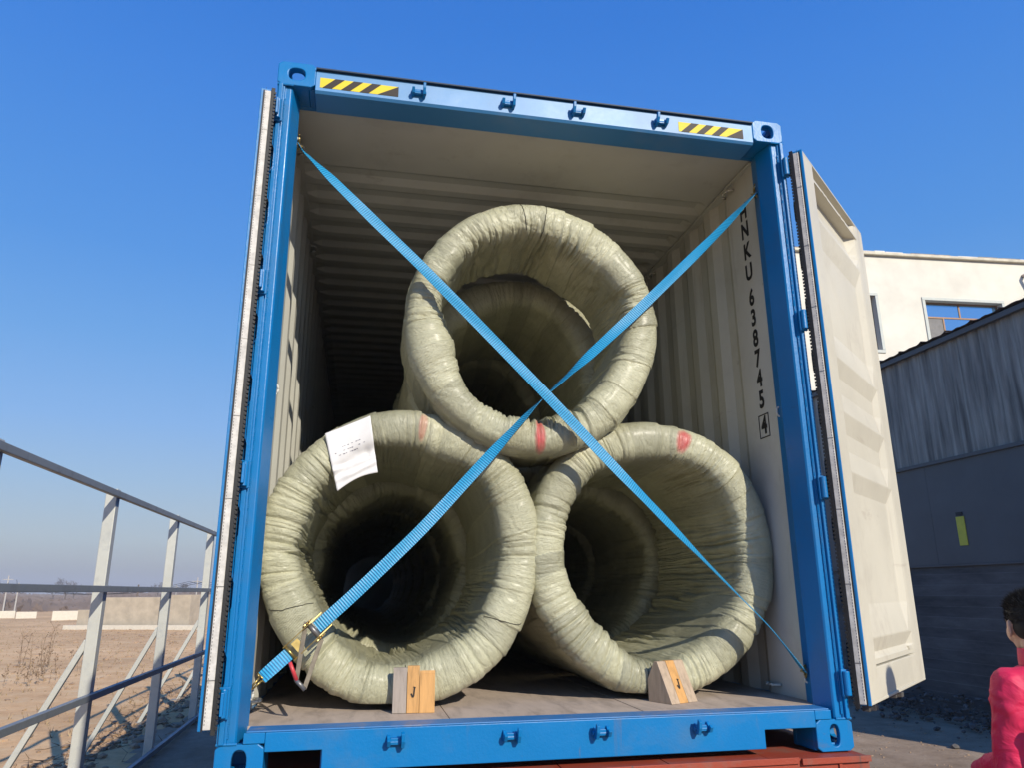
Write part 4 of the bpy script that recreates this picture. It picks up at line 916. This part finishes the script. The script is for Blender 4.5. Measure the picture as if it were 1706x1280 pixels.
def at_d(px, py, dist):
    d = ray(px, py); d = Vector((d.x, d.y, 0)).normalized(); return CAM+d*dist
def wall_line(name, pa, pb, ztop, th, mat, label, cat, cap=None):
    """wall between two ground points"""
    a, b = Vector((pa[0], pa[1], 0)), Vector((pb[0], pb[1], 0)); d = (b-a).normalized(); nrm = Vector((-d.y, d.x, 0))
    root = empty(name, ((a+b)/2).to_tuple()[:2]+(GZ,)); m = MB()
    c = [a-nrm*th/2, b-nrm*th/2, b+nrm*th/2, a+nrm*th/2]
    m.prism([(p.x, p.y) for p in c], GZ-.3, ztop); m.build('wall', mat, root)
    tag(root, label, cat); return root, a, d, nrm
M_CONC = simple('bare_concrete', (.50, .42, .31), .9, var=.15, scale=2, bmp=.2); M_PALEW = simple('pale_wall', (.70, .64, .52), .85, var=.08)
def far_wall(pxa, pxb, dist, pyt, label):
    a, b = at_d(pxa, 1000, dist), at_d(pxb, 1000, dist); t = on_plane(pxa, pyt, 1, a.y)
    wall_line('boundary_wall', a, b, t.z, .25, M_PALEW, label, 'wall')
far_wall(-60, 29, 74, 1020, 'pale low boundary wall at the far left edge of the field')
far_wall(31, 65, 73, 1020.5, 'short pale boundary wall stretch left of the gap on the horizon')
far_wall(91, 150, 66, 1019, 'pale low boundary wall beyond the field right of the gap')
far_wall(285, 345, 82, 1016, 'pale low wall beyond the field right of the concrete building')
# bare concrete building with pillars
def cbuild():
    pa, pb = at_d(133, 1000, 49), at_d(318, 1000, 45.5); a, b = Vector((pa.x, pa.y, 0)), Vector((pb.x, pb.y, 0)); L = (b-a).length; d = (b-a).normalized(); nrm = Vector((-d.y, d.x, 0))
    root = empty('concrete_building', (a.x, a.y, GZ)); tag(root, 'unfinished low tan concrete building at the far side of the field', 'building')
    Mx = Matrix(((d.x, nrm.x, 0, a.x), (d.y, nrm.y, 0, a.y), (0, 0, 1, GZ), (0, 0, 0, 1)))
    MB().box((0, 0, -.3), (L*.2, .3, .95), Mx).build('low_wall', M_CONC, root)
    MB().box((L*.2, 0, -.3), (L*.73, 3.2, 1.60), Mx).build('wall', M_CONC, root); MB().box((L*.745, .02, -.3), (L, 3.2, 1.72), Mx).build('wall', M_CONC, root)
    MB().box((-.4, -.5, -.3), (L*1.15, -.25, .16), Mx).build('kerb', M_PALEW, root)
    MB().box((L*.73, -.02, -.3), (L*.745, .1, 1.7), Mx).build('dark_gap', M_DARKIN, root)
    MB().box((L*.19, -.02, -.3), (L*.205, .1, 1.75), Mx).build('pillar', M_CONC, root)
cbuild()
M_POLE = simple('pale_pole', (.45, .43, .40), .7, var=.1)
poles = [(8, 985, 95, 960, 'utility pole at the far left of the horizon'), (27, 985, 95, 972, 'second utility pole from the left on the horizon'), (228, 985, 70, 975, 'dark striped pole in front of the concrete building'), (326, 985, 85, 963, 'white utility pole right of the concrete building'), (292, 985, 140, 975, 'faint distant pole behind the second fence post')]
tops = []
for i, (px, py, dist, pt, lab) in enumerate(poles):
    a = at_d(px, 1000, dist); t = on_plane(px, pt, 1, a.y); r = empty('utility_pole', (a.x, a.y, GZ)); tag(r, lab, 'pole', 'poles on the horizon')
    MB().tube((a.x, a.y, GZ-.3), (a.x, a.y, t.z), .09, .06, n=8).build('mast', M_POLE if i != 2 else simple('dark_pole', (.16, .13, .11), .8), r)
    MB().box((a.x-.5, a.y-.03, t.z-.42), (a.x+.5, a.y+.03, t.z-.36)).build('cross_arm', M_POLE, r); tops.append(Vector((a.x, a.y, t.z-.4)))
wr = empty('power_lines', tops[0]); tag(wr, 'thin power lines strung between the poles on the horizon', 'power line')
for p, q in ((tops[1], tops[3]), (tops[0], tops[1]), (tops[3], tops[3]+(tops[3]-tops[1])*.8)):
    for o in (-.8, 0, .8):
        pts = []
        for k in range(13): f = k/12; c = p.lerp(q, f); c.z -= 1.0*4*f*(1-f); c.x += o; pts.append(tuple(c))
        MB().path(pts, .018, n=4).build('wire', M_BLACK, wr)
# bare winter trees far off, then the low tree line
M_BARK = simple('bare_bark', (.13, .105, .09), .9)
def bare_tree(p, h, seed, label):
    rs = random.Random(seed); root = empty('bare_tree', (p.x, p.y, GZ)); tag(root, label, 'tree', 'bare trees on the horizon'); tr = MB(); cr = MB()
    tr.tube((p.x, p.y, GZ-.2), (p.x, p.y, GZ+h*.35), h*.03, h*.02, n=6)
    def grow(a, d, l_, r, lv):
        b = a+d*l_; (tr if lv < 1 else cr).tube(a, b, r, r*.6, n=4, caps=False)
        if lv < 5:
            for k in range(3):
                nd = (d+Vector((rs.uniform(-.8, .8), rs.uniform(-.8, .8), rs.uniform(-.15, .5)))).normalized(); grow(b, nd, l_*rs.uniform(.6, .82), r*.6, lv+1)
    for k in range(4): grow(Vector((p.x, p.y, GZ+h*(.2+.04*k))), Vector((rs.uniform(-.6, .6), rs.uniform(-.6, .6), 1)).normalized(), h*.22, h*.014, 0)
    tr.build('trunk', M_BARK, root); cr.build('crown', M_BARK, root)
for i, (px, dist, h, lab) in enumerate(((108, 190, 5.2, 'largest bare tree on the horizon left of the nearest fence post'), (122, 205, 4.2, 'bare tree just right of the largest one on the horizon'), (88, 210, 4., 'small bare tree above the gap in the far wall'), (170, 230, 4.6, 'bare tree behind the left end of the concrete building'), (306, 210, 4.4, 'bare tree between the second and third fence posts'), (262, 240, 4.8, 'bare tree behind the right part of the concrete building'))):
    bare_tree(at_d(px, 1000, dist), h, i+70, lab)
m = MB(); rs = random.Random(21)
for k in range(16000):
    a = rs.uniform(-1.15, .75); dist = 95+600*rs.random()**1.6; x, y = dist*math.sin(a), dist*math.cos(a); h = (rs.uniform(.8, 1.5)+dist*.0040*rs.random())*(.8+.2*math.sin(a*23)+.15*math.sin(a*61))
    wd_ = rs.uniform(.4, 1.6)*(.5+dist/300); m.add([(x-wd_, y, GZ-.3), (x+wd_, y+rs.uniform(-1, 1), GZ-.3), (x+wd_*.5, y, GZ+h*.8), (x-wd_*.3, y+.3, GZ+h)], [(0, 1, 2, 3)])
tag(m.build('distant_scrub', simple('distant_scrub', (.20, .155, .135), .95, var=.2, scale=.05)), 'low brown scrub spread to the hazy horizon beyond the boundary walls', 'scrub', kind='stuff')

# ------------------------------------------------------------------ person
def person():
    root = empty('person', (1.800, -.40, GZ-.0), math.radians(-19)); tag(root, 'person in a crimson jacket seen from behind at the right edge', 'person')
    def cap(m, p, q, r1, r2, flat=1., n=18, axis=Vector((0, 1, 0))):
        """tapered capsule; cross-section flattened along axis"""
        p, q = Vector(p), Vector(q); d = (q-p); L = d.length; d.normalize(); a = d.cross(axis)
        if a.length < .05: a = d.cross(Vector((1, 0, 0)))
        a.normalize(); b = d.cross(a).normalized(); rings = []
        prof_ = [(-r1*math.cos(t), r1*math.sin(t)) for t in np.linspace(.15, PI/2, 5)]+[(L*k/4, r1+(r2-r1)*k/4) for k in (1, 2, 3)]+[(L+r2*math.sin(t), r2*math.cos(t)) for t in np.linspace(0, PI/2-.15, 5)]
        vs = []
        for (s_, r) in prof_:
            for k in range(n): t = 2*PI*k/n; vs.append(p+d*s_+a*math.cos(t)*r+b*math.sin(t)*r*flat)
        N = len(prof_); fs = [(i*n+k, i*n+(k+1) % n, (i+1)*n+(k+1) % n, (i+1)*n+k) for i in range(N-1) for k in range(n)]+[tuple(range(n))[::-1], tuple(range((N-1)*n, N*n))]
        m.add(vs, fs)
    def ell(m, c, r, n=20, R=None):
        vs = []; c = Vector(c)
        for i in range(1, n):
            t = PI*i/n
            for k in range(n*2): u = 2*PI*k/(n*2); v = Vector((r[0]*math.sin(t)*math.cos(u), r[1]*math.sin(t)*math.sin(u), r[2]*math.cos(t))); vs.append(c+(R @ v if R else v))
        v0 = Vector((0, 0, r[2])); v1 = Vector((0, 0, -r[2])); vs += [c+(R @ v0 if R else v0), c+(R @ v1 if R else v1)]; q = n*2; M = (n-1)*q
        fs = [(i*q+k, (i+1)*q+k, (i+1)*q+(k+1) % q, i*q+(k+1) % q) for i in range(n-2) for k in range(q)]+[(M, k, (k+1) % q) for k in range(q)]+[(M+1, (n-2)*q+(k+1) % q, (n-2)*q+k) for k in range(q)]
        m.add(vs, fs)
    H = Vector((-.022, .03, 1.680))
    def fin(m, name, mat, vox, sm=6, noise=0, parent=root):
        o = mesh_obj(name, [tuple(v) for v in m.v], m.f, mat, parent, world=False, smooth=True)
        r = o.modifiers.new('r', 'REMESH'); r.mode = 'VOXEL'; r.voxel_size = vox; r.use_smooth_shade = True; s_ = o.modifiers.new('s', 'SMOOTH'); s_.iterations = sm; s_.factor = .5
        if noise:
            t = bpy.data.textures.new('folds', 'CLOUDS'); t.noise_scale = .075; t.noise_depth = 2
            dm = o.modifiers.new('d', 'DISPLACE'); dm.texture = t; dm.strength = noise; dm.mid_level = .5
        return o
    b = MB()
    ell(b, H+Vector((0, 0, .02)), (.074, .094, .100)); ell(b, H+Vector((0, .022, -.035)), (.056, .070, .076)); ell(b, H+Vector((0, .062, -.078)), (.026, .026, .028))
    ell(b, H+Vector((0, .100, -.018)), (.013, .020, .028)); ell(b, H+Vector((0, .092, -.052)), (.024, .011, .008)); ell(b, H+Vector((0, .085, .022)), (.05, .018, .014))
    for s in (-1, 1):
        ell(b, H+Vector((s*.030, .086, .006)), (.014, .010, .009)); ell(b, H+Vector((s*.045, .045, -.026)), (.020, .032, .035))
        Re = Matrix.Rotation(s*.35, 3, 'Z'); ell(b, H+Vector((s*.079, -.004, -.008)), (.008, .020, .033), n=12, R=Re); ell(b, H+Vector((s*.083, -.012, .004)), (.007, .011, .022), n=10, R=Re)
    cap(b, H+Vector((0, -.03, -.06)), (0, -.02, 1.47), .056, .062)
    cap(b, (0, 0, 1.40), (0, 0, 1.0), .13, .12, .75); cap(b, (0, 0, 1.0), (0, 0, .92), .13, .14, .8); cap(b, (-.13, -.01, 1.43), (.13, -.01, 1.43), .065, .065)
    sh = {-1: ((-.145, -.01, 1.465), (-.180, .0, 1.19), (-.195, .235, 1.12)), 1: ((.160, -.01, 1.45), (.245, -.04, 1.16), (.225, .12, .96))}
    for s in (-1, 1):
        a, e_, w_ = sh[s]; cap(b, a, e_, .052, .040); cap(b, e_, w_, .040, .027); a3, w3 = Vector(e_), Vector(w_); d = (w3-a3).normalized(); side = d.cross(Vector((0, 0, 1))).normalized(); dn = side.cross(d)
        palm = w3+d*.055; cap(b, w3+d*.01, palm+d*.02, .026, .036, .5, axis=dn)
        for k, ln in enumerate((.062, .072, .066, .052)):
            o0 = palm+d*.035+side*(k-1.5)*.019; o1 = o0+d*ln*.55-dn*.006*s*0; o2 = o1+d*ln*.35+Vector((0, 0, -.028)); cap(b, o0-d*.02, o1, .0088, .0078, n=8); cap(b, o1, o2, .0078, .0065, n=8)
        tb_ = palm+side*(-s)*.034-d*.02; cap(b, tb_, tb_+d*.035+side*(-s)*.02, .011, .009, n=8); cap(b, tb_+d*.035+side*(-s)*.02, tb_+d*.06+side*(-s)*.016+Vector((0, 0, -.012)), .009, .007, n=8)
        cap(b, (s*.09, 0, .93), (s*.10, .015, .50), .085, .052); cap(b, (s*.10, .015, .50), (s*.105, -.02, .09), .052, .036); cap(b, (s*.105, -.03, .045), (s*.115, .13, .035), .035, .032, .9)
    fin(b, 'body', simple('skin', (.62, .38, .27), .5, var=.06, scale=12), .0048, 4)
    h = MB(); ell(h, H+Vector((0, -.014, .042)), (.0800, .0960, .0860)); ell(h, H+Vector((0, -.035, .0)), (.0755, .075, .062))
    hr = mesh_obj('hair_cap', [tuple(v) for v in h.v], h.f, simple('black_hair', (.008, .0075, .0075), .75, var=.3), root, world=False, smooth=True); hr.name = 'hair'
    r = hr.modifiers.new('r', 'REMESH'); r.mode = 'VOXEL'; r.voxel_size = .005; r.use_smooth_shade = True
    # short strands so that the outline is not smooth
    hs_ = MB(); rr = random.Random(4)
    for _ in range(5200):
        u, t = rr.uniform(0, 2*PI), math.acos(rr.uniform(-.35, 1)); nrm = Vector((math.sin(t)*math.cos(u), math.sin(t)*math.sin(u), math.cos(t)))
        p = H+Vector((0, -.014, .042))+Vector((nrm.x*.079, nrm.y*.095, nrm.z*.085))
        if p.y > H.y+.055 and p.z < H.z+.055: continue
        q = p+(nrm+Vector((rr.uniform(-.5, .5), rr.uniform(-.4, .5), rr.uniform(-.2, .4)))*.8)*rr.uniform(.006, .018)*(1.3 if nrm.z > .3 else .6); sd_ = nrm.cross(Vector((rr.random(), rr.random(), rr.random()))).normalized()*.0012
        hs_.add([p-sd_, p+sd_, q], [(0, 1, 2)])
    mesh_obj('strands', [tuple(v) for v in hs_.v], hs_.f, bpy.data.materials['black_hair'], hr, world=False)
    M_J = simple('crimson_jacket', (.70, .018, .085), .6, var=.12, scale=6)
    nj, lj = M_J.node_tree.nodes, M_J.node_tree.links; tj = tex(nj, lj, 4, 4, .5, sc=(1.3, 1.3, 1.7), dist=.8); rj = ramp(nj, lj, tj.outputs['Fac'], [(.3, (0, 0, 0)), (.5, (1, 1, 1)), (.7, (.3, .3, .3))]); bump(nj, lj, rj.outputs[0], nj['Principled BSDF'], .5, .012)
    j = MB()
    cap(j, (-.105, -.015, 1.462), (.12, -.015, 1.462), .078, .078, .95); cap(j, (-.07, -.01, 1.475), (.07, -.01, 1.475), .075, .075, 1)
    cap(j, (0, -.005, 1.33), (0, 0, 1.10), .175, .175, .78); cap(j, (0, 0, 1.12), (0, 0, .93), .178, .185, .82)
    for s in (-1, 1):
        a, e_, w_ = sh[s]; cap(j, a, e_, .072, .064); cap(j, e_, Vector(w_).lerp(Vector(e_), .08), .066, .050)
    rj_ = random.Random(12)
    for s in (-1, 1):
        a, e_, w_ = (Vector(v) for v in sh[s])
        for k in range(9):      # creases wrapping the sleeve
            f = rj_.uniform(.12, .98); c0_ = a.lerp(e_, f); r_ = .072-.008*f; d = (e_-a).normalized(); x_ = d.cross(Vector((0, 1, 0))).normalized(); y_ = d.cross(x_); t0 = rj_.uniform(0, 6.28); tilt_ = rj_.uniform(-.05, .05); span = rj_.uniform(.8, 1.9)
            pp = [c0_+(x_*math.cos(t0+span*q/5)+y_*math.sin(t0+span*q/5))*(r_-.003)+d*tilt_*q/5 for q in range(6)]
            for q in range(5): cap(j, pp[q], pp[q+1], .007+.005*math.sin(PI*q/5), .007+.005*math.sin(PI*(q+1)/5), n=8)
        for k in range(5):
            f = rj_.uniform(.0, .8); c0_ = e_.lerp(w_, f); d = (w_-e_).normalized(); x_ = d.cross(Vector((0, 0, 1))).normalized(); y_ = d.cross(x_); t0 = rj_.uniform(0, 6.28); r_ = .064-.014*f
            pp = [c0_+(x_*math.cos(t0+1.6*q/5)+y_*math.sin(t0+1.6*q/5))*(r_-.003)+d*.03*q/5 for q in range(6)]
            for q in range(5): cap(j, pp[q], pp[q+1], .008, .008, n=8)
    for k in range(12):         # long drape folds down back and front
        x0_ = rj_.uniform(-.13, .13); sy_ = rj_.choice([-1, -1, 1]); z0_ = rj_.uniform(1.1, 1.38)
        cap(j, (x0_, sy_*(.128-.1*abs(x0_)**1.3), z0_), (x0_*1.2+rj_.uniform(-.05, .05), sy_*.125, z0_-rj_.uniform(.1, .22)), .012, .009, n=8)
    fin(j, 'jacket', M_J, .008, 5, .020)
    c = MB()   # stand-up collar
    nseg = 40; vs = []; fs = []
    for k in range(nseg):
        t = 2*PI*k/nseg; 
        for (rr_, zz) in ((.088, 1.505), (.088, 1.56), (.084, 1.603-.008*math.sin(t)), (.077, 1.603-.008*math.sin(t)), (.076, 1.52)):
            vs.append((-.010+rr_*math.cos(t), -.010+rr_*1.05*math.sin(t), zz+.004*math.sin(3*t)))
    for k in range(nseg):
        for i in range(4): a = k*5+i; b2 = ((k+1) % nseg)*5+i; fs.append((a, b2, b2+1, a+1))
    mesh_obj('collar', vs, fs, M_J, root, world=False, smooth=True)
    t = MB()
    cap(t, (0, 0, .98), (0, 0, .90), .165, .17, .78)
    for s in (-1, 1): cap(t, (s*.09, 0, .92), (s*.10, .015, .50), .105, .075); cap(t, (s*.10, .015, .50), (s*.105, -.02, .10), .075, .062)
    fin(t, 'trousers', simple('dark_trousers', (.03, .032, .04), .8), .012, 4, .012)
    for s in (-1, 1):
        q = MB(); cap(q, (s*.105, -.05, .05), (s*.118, .16, .04), .047, .042, .85); q.box((s*.11-.047, -.1, .0), (s*.11+.047, .2, .028)); fin(q, 'shoe', simple('black_shoe', (.02, .02, .02), .5) if s < 0 else bpy.data.materials['black_shoe'], .008, 3)
person()

# ------------------------------------------------------------------ smoggy air over the whole place
hz = MB().box((-2200, -1500, GZ-4), (2200, 2700, 40)).build('haze', [])
mh = bpy.data.materials.new('smog_air'); mh.use_nodes = True; hn, hl = mh.node_tree.nodes, mh.node_tree.links; hn.clear()
ho = hn.new('ShaderNodeOutputMaterial'); hv = hn.new('ShaderNodeVolumePrincipled'); hv.inputs['Color'].default_value = (.86, .87, .9, 1); hv.inputs['Density'].default_value = .0010; hv.inputs['Anisotropy'].default_value = 0
hl.new(hv.outputs[0], ho.inputs['Volume']); hz.data.materials.append(mh); tag(hz, 'pale winter smog in the air over the whole place', 'haze', kind='stuff')
